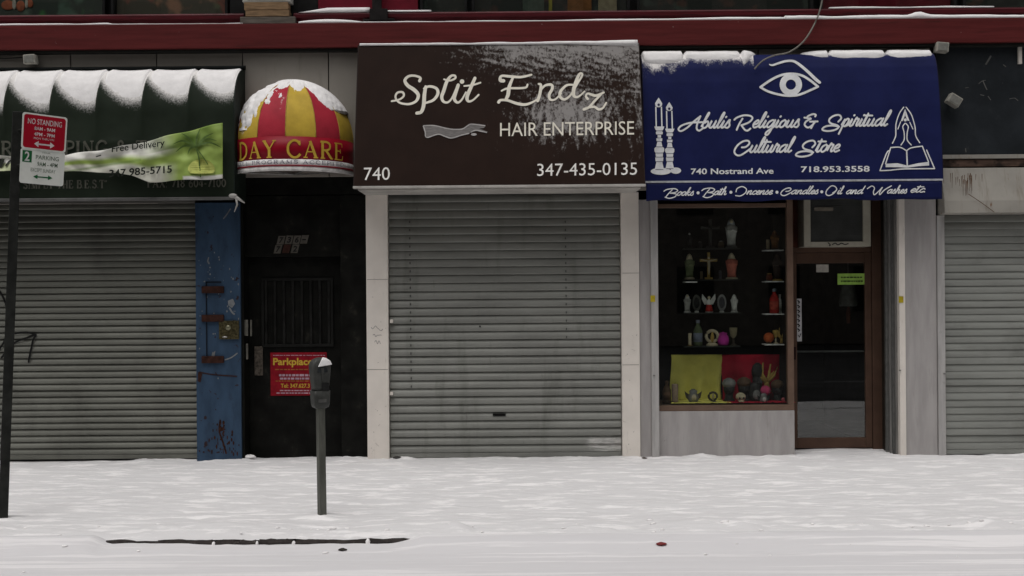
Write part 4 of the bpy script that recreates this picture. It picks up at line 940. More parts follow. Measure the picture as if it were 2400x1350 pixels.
def serif_dome(P, string, u0, u1, z0, z1, wk, gap=0.12):
    x = 0; st = []
    for ch in string:
        s, adv = SER[ch]; st += [([(px + x, py) for px, py in pts], w) for pts, w in s]; x += adv + gap
    mx = x - gap; hz = z1 - z0; asp = (DR * radians(112)) 
    Q = Print(lambda a, b, o: place_d(a / asp, b, o), P.off)
    for pts, w in st:
        fine = []
        for (a, b) in zip(pts, pts[1:]): fine += [(a[0] + (b[0]-a[0])*k/4, a[1] + (b[1]-a[1])*k/4) for k in range(4)]
        fine.append(pts[-1]); src = pts if len(pts) > 2 else fine
        Q.ribbon([((u0 + (u1 - u0) * px / mx) * asp, z0 + hz * py) for px, py in src], max(wk * hz * w, 0.07 * hz), smooth=len(pts) > 2, cap=False)
    P.mb.add(Q.mb.v, Q.mb.f)
serif_dome(P, 'DAY CARE', 0.0, 1.0, 3.215, 3.385, 0.17); P.done('lettering', YELLP, da)
P = Print(place_d, 0.006); serif_dome(P, 'ALL PROGRAMS ACCEPTED', 0.0, 1.0, 3.148, 3.183, 0.17, 0.22); P.done('lettering', flat((0.09,0.07,0.13)), da)
for k in range(1, 8, 2):
    a = radians(-90 + 180 * k / 8)
    build('frame_spoke', MB().tube([(DC.x + DR * 0.98 * sin(a), -DYR * 0.98 * cos(a), 3.10), (DC.x, 0.0, 3.10)], 0.008, 5), ALU, da)
m = MB(); m.tube([W(555, 292, -0.1), W(553, 315, -0.12), W(551, 330, -0.12)], [0.012, 0.022, 0.012], 6)
build('side_snow', m, SNOW, da, kind='stuff', smooth=True)

# --- brown awning
BT, BB = (-0.22, 4.450), (-0.65, 2.905); BX0, BX1 = -1.612, 1.368
bprof = [BT, BB]
ba = thing('awning', (-0.12, -0.45, 2.90), 'dark brown sloping awning with cream script lettering over the middle shutter', 'awning', 'shop awnings')
def bpt(a, b, off=0.0):
    s = 0.0015 * sin(pi * a) * sin(pi * b) * (1 + fbm(a * 3, b * 2, 4))
    n = Vector((0, -(BT[1] - BB[1]), -(BB[0] - BT[0]))).normalized(); n = Vector((0, -0.963, 0.268))
    return Vector((BX0 + (BX1 - BX0) * a, BT[0] + (BB[0] - BT[0]) * b, BT[1] + (BB[1] - BT[1]) * b)) + n * (off - s)
def bdust(a, b):
    d = -1.0
    g = lambda x, c, w: exp(-((x - c) / w) ** 2)
    top = 1.0 * max(0, min(1, (a - 0.16) / 0.40)) * max(0, 1 - b / (0.24 + 0.20 * a)) ** 0.6
    right = 0.95 * max(0, (a - 0.84) / 0.16) * max(0, 1 - b / 0.95) ** 0.5
    mid = 0.80 * g(a, 0.70, 0.19) * g(b, 0.50, 0.26) + 0.40 * g(a, 0.88, 0.16) * g(b, 0.45, 0.34)
    left = 0.16 * g(a, 0.05, 0.04) * g(b, 0.45, 0.1)
    streak = 0.55 * fbm(a * 14 + b * 9, b * 40 - a * 18, 3, 5) if b < 0.36 else 0.6 * fbm(a * 60, b * 11, 6, 5)
    v = max(top, right, mid) + left
    return -0.40 + v * 1.50 + (streak if v > 0.06 else -0.2)
m = MB(); m.grid(lambda a, b: bpt(a, b), 150, 90)
at = {'snow': [bdust(i / 150, j / 90) for j in range(91) for i in range(151)]}
build('canopy', m, BROWNA, ba, smooth=True, attr=at, fixn=False)
for x, e in ((BX0, -0.01), (BX1, 0.01)):
    build('end_panel', MB().prism([(x, BT[0], BT[1]), (x, BB[0], BB[1]), (x, 0.0, BB[1]), (x, 0.0, BT[1])], (e, 0, 0)), flat((0.02,0.012,0.010)), ba)
build('top_cover', MB().box(BX0, BX1, BT[0] - 0.001, -0.0, BT[1] - 0.02, BT[1] - 0.004), flat((0.025,0.014,0.011)), ba)
m = MB()
rings = []
for i in range(61):
    a = i / 60; x = BX0 + 0.01 + (BX1 - BX0 - 0.02) * a; h = 0.020 + 0.014 * max(0, (a - 0.55) / 0.45) + 0.005 * fbm(a * 9, 1, 2)
    dr = 0.010 + (0.03 * max(0, (a - 0.75) / 0.25) if a > 0.6 else 0)
    rings.append([(x, BT[0] - 0.012, BT[1] - dr), (x, BT[0] - 0.016, BT[1] + h * 0.5), (x, BT[0] + 0.01, BT[1] + h), (x, BT[0] + 0.09, BT[1] + h)])
m.loft(rings); build('snow_cover', m, SNOW, ba, kind='stuff', smooth=True)
m = MB(); yb = BB[0]
m.box(BX0 - 0.012, BX1 + 0.012, yb - 0.012, yb + 0.05, BB[1] - 0.022, BB[1] + 0.002)
build('front_bar', m, M('aged_white_frame', (0.48,0.46,0.43), rough=0.5, var=0.12, scale=5, dirt=(0.2,0.18,0.15), dthr=(0.55,0.75), dscale=6), ba, bevel=0.003)
build('soffit', MB().box(BX0 + 0.03, BX1 - 0.03, yb + 0.055, -0.004, BB[1] - 0.035, BB[1] - 0.012), M('soffit_white', (0.42,0.40,0.37), rough=0.6, var=0.15, scale=4), ba)
place_r = lambda x, y, o: on_profile(x, y, bprof, o)
def zt7(pts): return [((900 + p[0] / 4.138, 150 + p[1] / 4.138) + ((p[2] / 4.138,) if len(p) > 2 else ())) for p in pts]
P = Print(place_r, 0.0025)
for st, w in [
  ([(345,165,30),(352,135,24),(300,115,22),(240,120,24),(203,160,30),(230,210,34),(290,250,36),(332,300,34),(312,360,26),(240,390,22),(150,375,20),(112,325,20),(130,280,20),(180,275,22),(192,310,20),(150,345,18),(75,362,18)], 24),
  ([(405,222,30),(392,300,36),(385,400,36),(362,465,32),(318,478,30)], 34), ([(388,240,20),(440,218,24),(508,238,28),(522,290,30),(480,350,26),(408,378,22)], 26),
  ([(582,150,16),(640,162,18),(690,140,20),(688,115,20),(650,118,24),(610,170,32),(580,260,34),(560,320,32),(577,365,26),(620,372,20),(660,330,18),(695,250,16)], 24),
  ([(720,205,32),(692,290,34),(682,340,32),(712,375,24),(752,350,18),(795,275,16)], 26),
  ([(882,138,30),(842,230,34),(806,320,34),(818,362,26),(862,352,18),(918,300,18)], 28), ([(778,215,16),(860,205,18),(935,183,18)], 18),
  ([(1160,165,34),(1128,158,34),(1140,118,24),(1220,122,26),(1330,128,24),(1430,106,20)], 24), ([(1252,130,22),(1215,220,34),(1203,300,36),(1178,352,26)], 32),
  ([(1140,262,16),(1200,238,20),(1320,236,22),(1378,228,20),(1392,200,18)], 20), ([(1112,372,30),(1132,352,24),(1200,355,24),(1290,385,28),(1370,395,26),(1440,372,20),(1485,345,16)], 24),
  ([(1500,195,20),(1522,208,26),(1512,290,30),(1490,360,28)], 28), ([(1508,270,18),(1560,212,22),(1622,203,26),(1632,240,28),(1602,300,28),(1612,345,24),(1660,345,18),(1718,288,16)], 24),
  ([(1842,205,18),(1772,208,22),(1712,268,28),(1708,320,28),(1752,345,24),(1812,300,20),(1870,200,20),(1922,112,20),(1905,92,22),(1878,132,30),(1842,240,36),(1842,310,30),(1882,320,20),(1945,268,16)], 24),
  ([(1975,340,26),(1958,315,22),(1975,288,20),(2015,300,26),(2062,308,26),(2132,278,18)], 22), ([(2105,298,18),(2042,360,24),(1992,418,24),(1938,442,28)], 24), ([(1985,425,18),(2040,418,24),(2082,442,24),(2122,428,20),(2155,378,18)], 22)]:
    P.ribbon(zt7(st), w / 4.138)
P.dot(900 + 757 / 4.138, 150 + 172 / 4.138, 5.4); P.done('lettering', CREAMW, ba)
P = Print(place_r, 0.0035); P.text('HAIR ENTERPRISE', 1172, 288, 1486, 320, 4, 0.0); P.done('lettering', CREAMW, ba)
P = Print(place_r, 0.0035); P.text('740', 853, 393, 914, 423, 1, 0.0); P.done('lettering', WHITE, ba); P = Print(place_r, 0.0035); P.text('347-435-0135', 1259, 384, 1493, 413, 3, 0.0); P.done('lettering', WHITE, ba)
zt8 = lambda pts: [(980 + x / 13.33, 270 + y / 13.33) for x, y in pts]
P = Print(place_r, 0.0025); P.fill(zt8([(160,340),(500,330),(900,420),(1150,450),(1400,430),(1600,300),(1750,290),(2110,330),(2060,400),(1900,420),(2170,520),(2150,560),(2000,540),(1800,480),(1650,530),(1600,570),(1350,630),(1050,720),(850,670),(620,600),(270,700)]))
P.done('hair_emblem', M('grey_print', (0.17,0.16,0.155), rough=0.5, var=0.25, scale=20, stretch=(1,1,6)), ba)
P = Print(place_r, 0.0045)
for st in ([(160,335),(220,520),(270,700),(620,600),(850,670),(1050,720),(1350,630),(1600,570)], [(160,335),(500,330),(900,420),(1150,450),(1400,430),(1600,300),(1750,290),(2100,335)], [(1640,540),(1780,480),(1950,500),(2150,550)]): P.ribbon(zt8(st), 2.6, cap=False)
P.dot(980 + 1740 / 13.33, 270 + 605 / 13.33, 7, ry=3); P.done('hair_emblem', flat((0.40,0.38,0.37)), ba)

# --- blue awning
UX0, UX1 = 1.408, 4.540
uprof = [(-0.02, 4.345), (-0.08, 4.345), (-0.13, 4.325), (-0.18, 4.27), (-0.22, 4.18), (-0.26, 4.02), (-0.30, 3.75), (-0.33, 3.45), (-0.355, 3.15), (-0.365, 2.955)]
ua = thing('awning', (2.97, -0.2, 2.75), 'navy blue awning with eye, candle and praying hands emblems', 'awning', 'shop awnings')
ulen = [0.0]
for (a, b), (c, d) in zip(uprof, uprof[1:]): ulen.append(ulen[-1] + sqrt((a-c)**2 + (b-d)**2))
UB = [1.408, 1.86, 2.48, 3.12, 3.42, 4.04, 4.541]
def ubay(x):
    for i in range(6):
        if x <= UB[i + 1]: return i, max(0.0, (x - UB[i]) / (UB[i + 1] - UB[i]))
    return 5, 1.0
def upt(x, s, off=0.0):
    L = s * ulen[-1]; i = 0
    while i < len(ulen) - 2 and ulen[i+1] < L: i += 1
    t = (L - ulen[i]) / (ulen[i+1] - ulen[i]); (a, b), (c, d) = uprof[i], uprof[i+1]
    n = Vector((0, d - b, -(c - a))).normalized(); n = n if n.y < 0 or n.z > 0 else -n
    if n.y > 0: n = -n
    k = ubay(x)[1]; sag = 0.005 * (4*k*(1-k)) * max(0, sin(pi * min(1, s * 1.9)))
    return Vector((x, a + (c - a) * t, b + (d - b) * t)) + n * (off - sag)
def usnow(x, s):       # positive where snow sits; bays between ribs
    bay, k = ubay(x)
    low = [0.120, 0.088, 0.0, 0.06, 0.085, 0.080][bay]
    if bay == 2: low = -0.02 + 0.20 * max(0, (0.30 - k) / 0.30)
    if bay == 3: low = 0.02 + 0.075 * k
    return low + 0.028 * sin(pi * k) ** 0.6 + 0.012 * fbm(x * 3.1, 2, 8) - s
m = MB(); m.grid(lambda a, b: upt(UX0 + (UX1 - UX0) * a, b), 200, 80)
at = {'snow': []}
for j in range(81):
    for i in range(201):
        a, s = i / 200, j / 80; x = UX0 + (UX1 - UX0) * a
        d = -1.0
        if x < 1.86: d = 1.0 - (s - 0.14) * 7.0 - 0.5 * max(0, (x - 1.6) / 0.26)
        elif x < 2.6: d = 0.7 - (s - 0.12) * 8.0
        if x < 2.7: d += 0.5 * fbm(x * 9, s * 9, 4)
        d = max(d, 0.4 + 14 * usnow(x, s)) if s > 0.04 else 0.6
        at['snow'].append(max(-1, min(1.2, d)))
build('canopy', m, BLUEA, ua, smooth=True, attr=at, fixn=False)
def usn(a, b):
    x = UX0 + (UX1 - UX0) * a; s = 0.02 + 0.20 * b; g = usnow(x, s); k = ubay(x)[1]; edge = min(1, min(k, 1 - k) / 0.07)
    return upt(x, s, max(-0.03, 0.05 * (1 - exp(-max(-0.05, g) * 26)) + 0.005 * fbm(x * 6, s * 20, 3) - 0.045 * (1 - edge) ** 2))
build('snow_cover', MB().grid(usn, 330, 36), SNOW, ua, kind='stuff', smooth=True, fixn=False)
for x, e in ((UX0, -0.008), (UX1, 0.008)):
    build('end_panel', MB().prism([(x, y, z) for y, z in uprof] + [(x, 0.0, 2.955)], (e, 0, 0)), flat((0.010,0.010,0.035)), ua)
VZ0, VZ1 = 2.752, 2.955
m = MB(); m.grid(lambda a, b: (UX0 + 0.01 + (UX1 - UX0 - 0.02) * a, -0.367 + 0.012 * b * sin(a * 19) - 0.004, VZ1 - 0.012 - (VZ1 - 0.012 - VZ0 - 0.007 * sin(a * 13) - 0.006 * sin(a * 31)) * b), 110, 6)
at = {'snow': [(-0.1 if i < 22 else -0.55) + (0.15 if j > 4 else 0) for j in range(7) for i in range(111)]}
va = build('valance', m, BLUEA, ua, smooth=True, attr=at, fixn=False); s_ = va.modifiers.new('thickness', 'SOLIDIFY'); s_.thickness = 0.002
build('piping', MB().box(UX0, UX1, -0.378, -0.362, VZ1 - 0.012, VZ1 + 0.008), flat((0.42,0.43,0.46)), ua, bevel=0.003)
place_u = lambda x, y, o: on_profile(x, y, uprof, o)
for wd, x0, x1, bs, dy in (('Abulis', 1590, 1710, 301, 1), ('Religious', 1721, 1872, 300, 1.5), ('&', 1885, 1916, 298, 0.3), ('Spiritual', 1927, 2088, 297, 2), ('Cultural', 1721, 1863, 358, 1.2), ('Store', 1865, 1968, 357, 1)):
    P = Print(place_u, 0.003); script_word(P, wd, x0, x1, bs, dy, 17.5, 4.3); P.done('lettering', BLUEW, ua)
P = Print(place_u, 0.003); P.text('740 Nostrand Ave', 1619, 395, 1813, 409, 1.5, 0.02); P.done('lettering', BLUEW, ua); P = Print(place_u, 0.003); P.text('718.953.3558', 1877, 390, 2038, 404, 1.3, 0.02); P.done('lettering', BLUEW, ua)
place_v = lambda x, y, o: W(x, y, -0.380 - o)
for wd, x0, x1, bs in (('Books', 1556, 1625, 458.5), ('Bath', 1645, 1702, 457), ('Incense', 1724, 1811, 456), ('Candles', 1830, 1917, 455), ('Oil', 1936, 1978, 455), ('and', 1984, 2028, 454.5), ('Washes', 2033, 2125, 453.5), ('etc.', 2135, 2168, 451)):
    P = Print(place_v, 0.006); script_word(P, wd, x0, x1, bs, 0.6, 9.0, 2.5); P.done('lettering', BLUEW, va)
for x, y in ((1636, 452), (1713, 450.5), (1821, 450.5), (1926, 449.5)): P = Print(place_v, 0.006); P.dot(x, y, 3.6); P.done('bullet', BLUEW, va)
ze = lambda pts: [(1760 + p[0] / 12.27, 130 + p[1] / 12.27) + ((p[2] / 12.27,) if len(p) > 2 else ()) for p in pts]
P = Print(place_u, 0.003)
P.ribbon(ze([(270,915),(550,720),(850,575),(1150,530),(1450,575),(1700,720),(1925,900)]), 5.6); P.ribbon(ze([(270,915),(500,1040),(850,1135),(1170,1160),(1450,1110),(1925,900)]), 5.4)
P.ring(1760 + 1145 / 12.27, 130 + 842 / 12.27, 145 / 12.27, 322 / 12.27)
P.ribbon(ze([(530,262,30),(620,285,55),(800,225,62),(1000,170,64),(1200,165,70),(1350,240,76),(1600,440,82),(1850,680,88),(1975,780,80)]), 6)
P.done('eye_emblem', BLUEW, ua)
zc = lambda x, y: (1520 + x / 6.75, 220 + y / 6.75)
P = Print(place_u, 0.003); Pd = Print(place_u, 0.006)
def candle(cx, top, sc, side0, side1, yside0, yside1, by):
    hw = [(515,80),(560,64),(588,40),(606,56),(636,52),(652,27),(690,27),(706,48),(742,44),(762,33),(830,48),(862,78),(902,78),(934,60),(990,54),(1012,64),(1060,60),(1082,48),(1200,74)]
    yy = lambda y: by + (y - 515) * sc
    P.fill([zc(cx - w * sc, yy(y)) for y, w in hw] + [zc(cx + w * sc, yy(y)) for y, w in hw[::-1]])
    P.ribbon([zc(side0, yside0), zc(side0 + 6, yside1)], 3.0, cap=False); P.ribbon([zc(side1, yside0), zc(side1 + 8, yside1)], 3.0, cap=False)
    fx = (side0 + side1) / 2
    P.fill([zc(fx + a * sc, top + b * sc) for a, b in ((0,0),(30,45),(58,95),(50,130),(20,152),(-20,152),(-50,130),(-56,90),(-30,45))])
    Pd.dot(*zc(fx, top + 115 * sc), 3.0)
    for y in (585, 645, 698, 752, 838, 935, 1000, 1070, 1195): Pd.ribbon([zc(cx - 62 * sc, yy(y)), zc(cx + 62 * sc, yy(y))], 1.1, cap=False)
candle(335, 130, 0.93, 285, 368, 270, 552, 552)
P.fill([zc(430 + 85 * cos(a) , 1215 + 50 * sin(a)) for a in [2*pi*k/20 for k in range(20)]])
candle(170, 60, 1.0, 115, 203, 205, 517, 517)
P.fill([zc(195 + 162 * cos(a), 1226 + 55 * sin(a)) for a in [2*pi*k/24 for k in range(24)]])
P.done('candle_emblem', BLUEW, ua); Pd.done('candle_emblem', flat((0.02,0.02,0.07)), ua)
zh = lambda pts: [(2050 + x / 7.5, 240 + y / 7.5) for x, y in pts]
P = Print(place_u, 0.003)
for st, w in (([(510,85),(430,200),(375,370),(370,500),(365,600),(310,720)], 2.6), ([(550,85),(640,210),(690,360),(710,450),(720,590),(790,710)], 2.6), ([(455,340),(405,470)], 2.2), ([(615,350),(670,470)], 2.2),
              ([(530,370),(492,430),(515,530),(515,660),(460,750)], 2.6), ([(545,370),(588,430),(570,530),(570,660),(640,750)], 2.6)): P.ribbon(zh(st), w)
for st, w in (([(190,1080),(280,795)], 2.8), ([(280,795),(440,790),(555,850)], 2.8), ([(560,850),(640,800),(835,770)], 2.8), ([(835,770),(945,1050)], 2.8), ([(560,850),(570,1110)], 3.2), ([(250,850),(205,900),(90,1200)], 2.8), ([(90,1200),(250,1195),(520,1170),(1050,1165)], 2.8), ([(1050,1165),(910,840)], 2.8)): P.ribbon(zh(st), w)
P.fill(zh([(530,115),(530,230),(490,330),(455,330)])); P.fill(zh([(532,115),(610,330),(570,320),(535,230)])); P.dot(*zh([(535,310)])[0], 3.6)
P.fill(zh([(190,1080),(400,1070),(570,1112),(760,1070),(950,1045),(955,1110),(760,1122),(570,1150),(400,1140),(190,1140)]))
P.done('praying_hands_emblem', BLUEW, ua)

# ------------------------------------------------------------------ things on the facade and in the shop
def note(name, px0, py0, px1, py1, y, mat, label, cat, lines=(), lmat=None, th=0.002):
    a = W(px0, (py0+py1)/2, y); b = W(px1, (py0+py1)/2, y); c = W((px0+px1)/2, py0, y); d = W((px0+px1)/2, py1, y)
    o = thing(name, (a.x, y, d.z), label, cat); build('sheet', MB().box(a.x, b.x, y, y + th, d.z, c.z), mat, o)
    return o
ps = note('poster', 634, 826, 766, 927, 0.212, flat((0.22,0.006,0.014)), 'red day care poster on the black entrance door', 'poster', th=0.006)
pp = lambda x, y, o: W(x, y, 0.210 - o)
P = Print(pp, 0.001); serif = P.text('Parkplace', 640, 839, 733, 861, 0, 0.03); P.done('lettering', YELLP, ps); P = Print(pp, 0.001); P.text('Tel: 347.627.3', 658, 899, 726, 909, 0, 0.02); P.done('lettering', YELLP, ps)
for y, x0, x1, h in ((832, 640, 762, 1.6), (877, 654, 760, 5), (885, 656, 755, 4.5), (914, 656, 752, 2.6), (920, 648, 758, 2.6)):
    x = x0; P = Print(pp, 0.001)
    while x < x1:
        w = random.uniform(3, 11); P.ribbon([(x, y + h / 2), (min(x + w, x1), y + h / 2)], h, smooth=False, cap=False); x += w + random.uniform(1, 2.4)
    P.done('small_print', flat((0.42,0.28,0.34)), ps, kind='stuff')
for y, x0, x1, h in ((866, 645, 758, 2.2), (893, 646, 758, 2.2)):
    x = x0; P = Print(pp, 0.001)
    while x < x1: w = random.uniform(4, 10); P.ribbon([(x, y), (x + w, y)], h, smooth=False, cap=False); x += w + 2
    P.done('small_print', flat((0.32,0.12,0.03)), ps, kind='stuff')

hn = thing('house_number', W(680, 590, 0.2), 'slanted number tiles 736-742 above the barred door window', 'house number')
TILE = flat((0.085,0.078,0.066)); yt = 0.096
for ch, x0, y0, bad in (('7', 649, 553, 0), ('3', 668, 552, 0), ('6', 686, 552, 0), ('-', 704, 551, 0), ('7', 642, 574, 0), ('4', 662, 573, 1), ('2', 682, 573, 0)):
    pts = [W(x0 + 4, y0, yt), W(x0 + 20, y0, yt), W(x0 + 15, y0 + 20, yt), W(x0 - 1, y0 + 20, yt)]
    tl = build('tile', MB().prism(pts, (0, 0.003, 0)), flat((0.04,0.016,0.012)) if bad else TILE, hn)
    Pq = Print(lambda x, y, o: W(x, y, yt - o), 0.001); Pq.text(ch, x0 + 4, y0 + (3 if ch != '-' else 9), x0 + 13, y0 + (17 if ch != '-' else 12), 0, 0.03, skew=0.2); Pq.done('digit', flat((0.03,0.012,0.008)) if bad else BLACKP, tl)

n1 = note('notice', 1963, 641, 2028, 667, YD + 0.012, flat((0.30,0.50,0.10)), 'lime green notice taped on the shop door glass', 'notice')
P = Print(lambda x, y, o: W(x, y, YD + 0.011 - o), 0.001)
for y in (650, 659):
    x = 1971
    while x < 2020: w = random.uniform(3, 8); P.ribbon([(x, y), (min(x + w, 2022), y)], 3.2, smooth=False, cap=False); x += w + 1.5
P.done('small_print', flat((0.03,0.05,0.015)), n1, kind='stuff')
n2 = note('notice', 1913, 620, 1942, 638, YD + 0.012, flat((0.42,0.40,0.36)), 'small white sticker at the top of the shop door', 'sticker')
n3 = note('notice', 1868, 700, 1879, 800, YD + 0.012, flat((0.45,0.45,0.46)), 'tall black and white decal strip on the shop door edge', 'decal')
P = Print(lambda x, y, o: W(x, y, YD + 0.011 - o), 0.001)
for k in range(7): P.ribbon([(1869, 704 + k * 11), (1874, 708 + k * 11), (1871, 711 + k * 11)], 3.6, smooth=False, cap=False)
P.ribbon([(1871,786),(1873,791),(1877,782)], 2, smooth=False); P.done('small_print', BLACKP, n3, kind='stuff')

hg = thing('hanging_ornament', W(1988, 740, 1.0), 'pale hanging ornament with tassel behind the shop door glass', 'ornament')
c = W(1988, 690, 1.0); build('shade', MB().lathe((c.x, 1.0, c.z), [(0.05, 0.16), (0.09, 0.10), (0.11, -0.10), (0.10, -0.14)], 12), flat((0.11,0.115,0.11)), hg, smooth=True)
build('tassel', MB().lathe((c.x, 1.0, c.z - 0.34), [(0.012, 0.2), (0.03, 0.12), (0.022, 0.0)], 8), flat((0.10,0.03,0.02)), hg, smooth=True)
build('cord', MB().tube([(c.x, 1.0, c.z + 0.16), (c.x, 1.0, 3.02)], 0.006, 5), flat((0.1,0.1,0.1)), hg)
# window air conditioner above the door
ac = thing('air_conditioner', W(1962, 578, 0.2), 'cream window air conditioner above the shop door', 'air conditioner')
ya = 0.20
a = W(1884, 520, ya); b = W(2041, 520, ya); zt2 = W(1962, 466, ya).z; zb2 = W(1962, 578, ya).z
bo = W(1886, 0, ya).x; m = MB(); xi0, xi1 = W(1900, 520, ya).x, W(2023, 520, ya).x; zi = W(1962, 566, ya).z
m.box(a.x, xi0, ya, ya + 0.30, zb2, zt2 + 0.1); m.box(xi1, b.x, ya, ya + 0.30, zb2, zt2 + 0.1); m.box(xi0, xi1, ya, ya + 0.30, zb2, zi); m.box(xi0, xi1, ya, ya + 0.3, zt2 + 0.06, zt2 + 0.1)
build('casing', m, ACW, ac, bevel=0.005)
gr = build('grille', MB().box(xi0, xi1, ya + 0.03, ya + 0.29, zi, zt2 + 0.06), ACG, ac)
nf = 26
f0 = None
for k in range(nf):
    z = zi + 0.01 + (zt2 + 0.05 - zi) * k / nf
    if f0 is None: f0 = build('fin', MB().box(xi0 + 0.003, xi1 - 0.003, -0.004, 0.004, -0.003, 0.003), ACG, gr, loc=(0, ya + 0.022, z))
    else: share(f0, gr, (0, ya + 0.022, z))
c0 = W(1909, 486, ya); c1 = W(1953, 494, ya); build('control_label', MB().box(c0.x, c1.x, ya + 0.008, ya + 0.014, c1.z, c0.z), flat((0.18,0.16,0.13)), ac)
P = Print(lambda x, y, o: W(x, y, ya - o), 0.001); P.ribbon([(1941,569),(1946,574),(1944,576)], 2.4); P.ribbon([(1951,573),(1958,570),(1964,574),(1972,570),(1980,573),(1988,571)], 2.4); P.done('badge', BLACKP, ac)

# upper air conditioner on timber blocks
ac2 = thing('air_conditioner', W(623, 6, -0.1), 'white air conditioner box on timber blocks at the top edge', 'air conditioner')
a = W(568, 0, -0.11); b = W(681, 0, -0.11); z0 = W(623, 5, -0.11).z
m = MB(); m.box(a.x, b.x, -0.11, 0.05, z0, z0 + 0.42); build('casing', m, M('pale_ac_casing', (0.40,0.40,0.37), var=0.1), ac2, bevel=0.008)
build('grille', MB().box(a.x + 0.05, b.x - 0.06, -0.118, -0.111, z0 + 0.03, z0 + 0.36), flat((0.16,0.16,0.19)), ac2, bevel=0.004)
zs = [ZC1 + 0.001, W(623, 39, -0.1).z, W(623, 24, -0.1).z, z0 - 0.001]
for k, (p0, p1, mt, lb) in enumerate([(563, 692, WOODG, 'grey weathered plank lowest under the upper air conditioner'), (576, 678, WOOD, 'brown timber block in the middle under the upper air conditioner'), (573, 676, WOOD, 'brown timber block directly under the upper air conditioner')]):
    build('timber_block', MB().box(W(p0, 20, -.1).x, W(p1, 20, -.1).x, -0.113 - 0.004 * k, 0.02, zs[k], zs[k + 1] - 0.002), mt, label=lb, cat='timber', group='timber under the air conditioner', bevel=0.005)
# black bracket
m = MB(); q = lambda px: W(px, 20, -0.1).x
m.box(q(866), q(908), -0.10, -0.06, W(890, 47, -0.1).z, W(890, 20, -0.1).z); m.box(q(872), q(894), -0.098, -0.062, W(890, 20, -0.1).z, 5.4); m.box(q(850), q(866), -0.10, -0.06, W(890, 48, -0.1).z, W(890, 44, -0.1).z); m.box(q(908), q(924), -0.10, -0.06, W(890, 47, -0.1).z, W(890, 43, -0.1).z)
build('metal_bracket', m, M('bracket_black', (0.014,0.012,0.012), var=0.4, rough=0.7), label='black metal bracket standing on the red cornice', cat='bracket', bevel=0.004)

# flood lights and cables
def flood(px, py, s, rot, label):
    c = W(px, py, -0.10); t = thing('flood_light', c, label, 'light', 'small flood lights')
    R = Matrix.Rotation(rot, 4, 'Y')
    def rb(x0, x1, y0, y1, z0, z1):
        m = MB().box(x0, x1, y0, y1, z0, z1); m.v = [tuple(c + (R @ Vector(v))) for v in m.v]; return m
    build('housing', rb(-0.07*s, 0.07*s, -0.05, 0.05, -0.055*s, 0.055*s), flat((0.33,0.32,0.28)), t, bevel=0.008)
    build('lens', rb(-0.055*s, 0.055*s, -0.056, -0.051, -0.042*s, 0.042*s), flat((0.22,0.22,0.20), 0.3), t, bevel=0.002)
    build('arm', rb(-0.02*s, 0.0, 0.051, 0.105, -0.03*s, -0.01*s), flat((0.02,0.02,0.02)), t)
flood(2235, 236, 1.0, radians(32), 'tilted pale flood light on the dark slate panel')
flood(2206, 112, 0.95, radians(5), 'pale flood light under the cornice right of the blue awning')
flood(72, 140, 0.9, radians(-4), 'pale flood light above the green awning at the left edge')
m = MB().tube([W(-40, 136, -.03), W(10, 137, -.03), W(52, 135, -.04)], 0.006, 6)
build('conduit', m, flat((0.02,0.02,0.02)), label='thin dark conduit leading to the left flood light', cat='conduit')
m = MB().tube([Vector(p) for p in spline([tuple(W(*p)) for p in ((1932,-30,-.14), (1925,10,-.15), (1912,50,-.16), (1885,95,-.2), (1850,122,-.24), (1815,130,-.26), (1788,142,-.27), (1768,162,-.255))], 5)], 0.009, 6)
build('cable', m, flat((0.20,0.19,0.165)), label='loose grey cable hanging from the cornice over the blue awning', cat='cable', smooth=True)
for pts, lb in ((((2040,100,-.01),(2050,106,-.02),(2062,106,-.02),(2078,100,-.01)), 'short dark wire loop above the blue awning'), (((2132,98,-.01),(2128,118,-.02),(2124,128,-.02)), 'short dark wire end above the blue awning near its right corner')):
    build('wire', MB().tube([W(*p) for p in pts], 0.006, 5), flat((0.015,0.015,0.015)), label=lb, cat='wire')

# ---- shelves and figurines in the display
YF = 0.36
def shelf(px0, px1, py, mat, label, bracket=True, y=YF):
    a = W(px0, py, y); b = W(px1, py, y); t = thing('shelf', a, label, 'shelf', 'display shelves')
    build('board', MB().box(a.x, b.x, y - 0.09, y + 0.10, a.z - 0.012, a.z), mat, t, bevel=0.002)
    if bracket:
        x = b.x - 0.012; build('bracket', MB().prism([(x, y - 0.08, a.z - 0.013), (x, y + 0.10, a.z - 0.013), (x, y + 0.10, a.z - 0.09), (x, y + 0.08, a.z - 0.09)], (0.01, 0, 0)), mat, t)
SHW = flat((0.60,0.60,0.60)); SHG = flat((0.03,0.032,0.03))
for k, py in enumerate((586, 659, 735, 806)):
    shelf(1790, 1839, py, SHW, 'white bracket shelf at the right of the display window, %s from the top' % ('first', 'second', 'third', 'fourth')[k])
for k, py in enumerate((582, 655, 733, 811)):
    shelf(1602, 1732, py, SHG, 'dark shelf at the left of the display window, %s from the top' % ('first', 'second', 'third', 'fourth')[k], False)
shelf(1603, 1631, 660, SHW, 'small white glass ledge under the green robed statue', False, y=YF - 0.12)

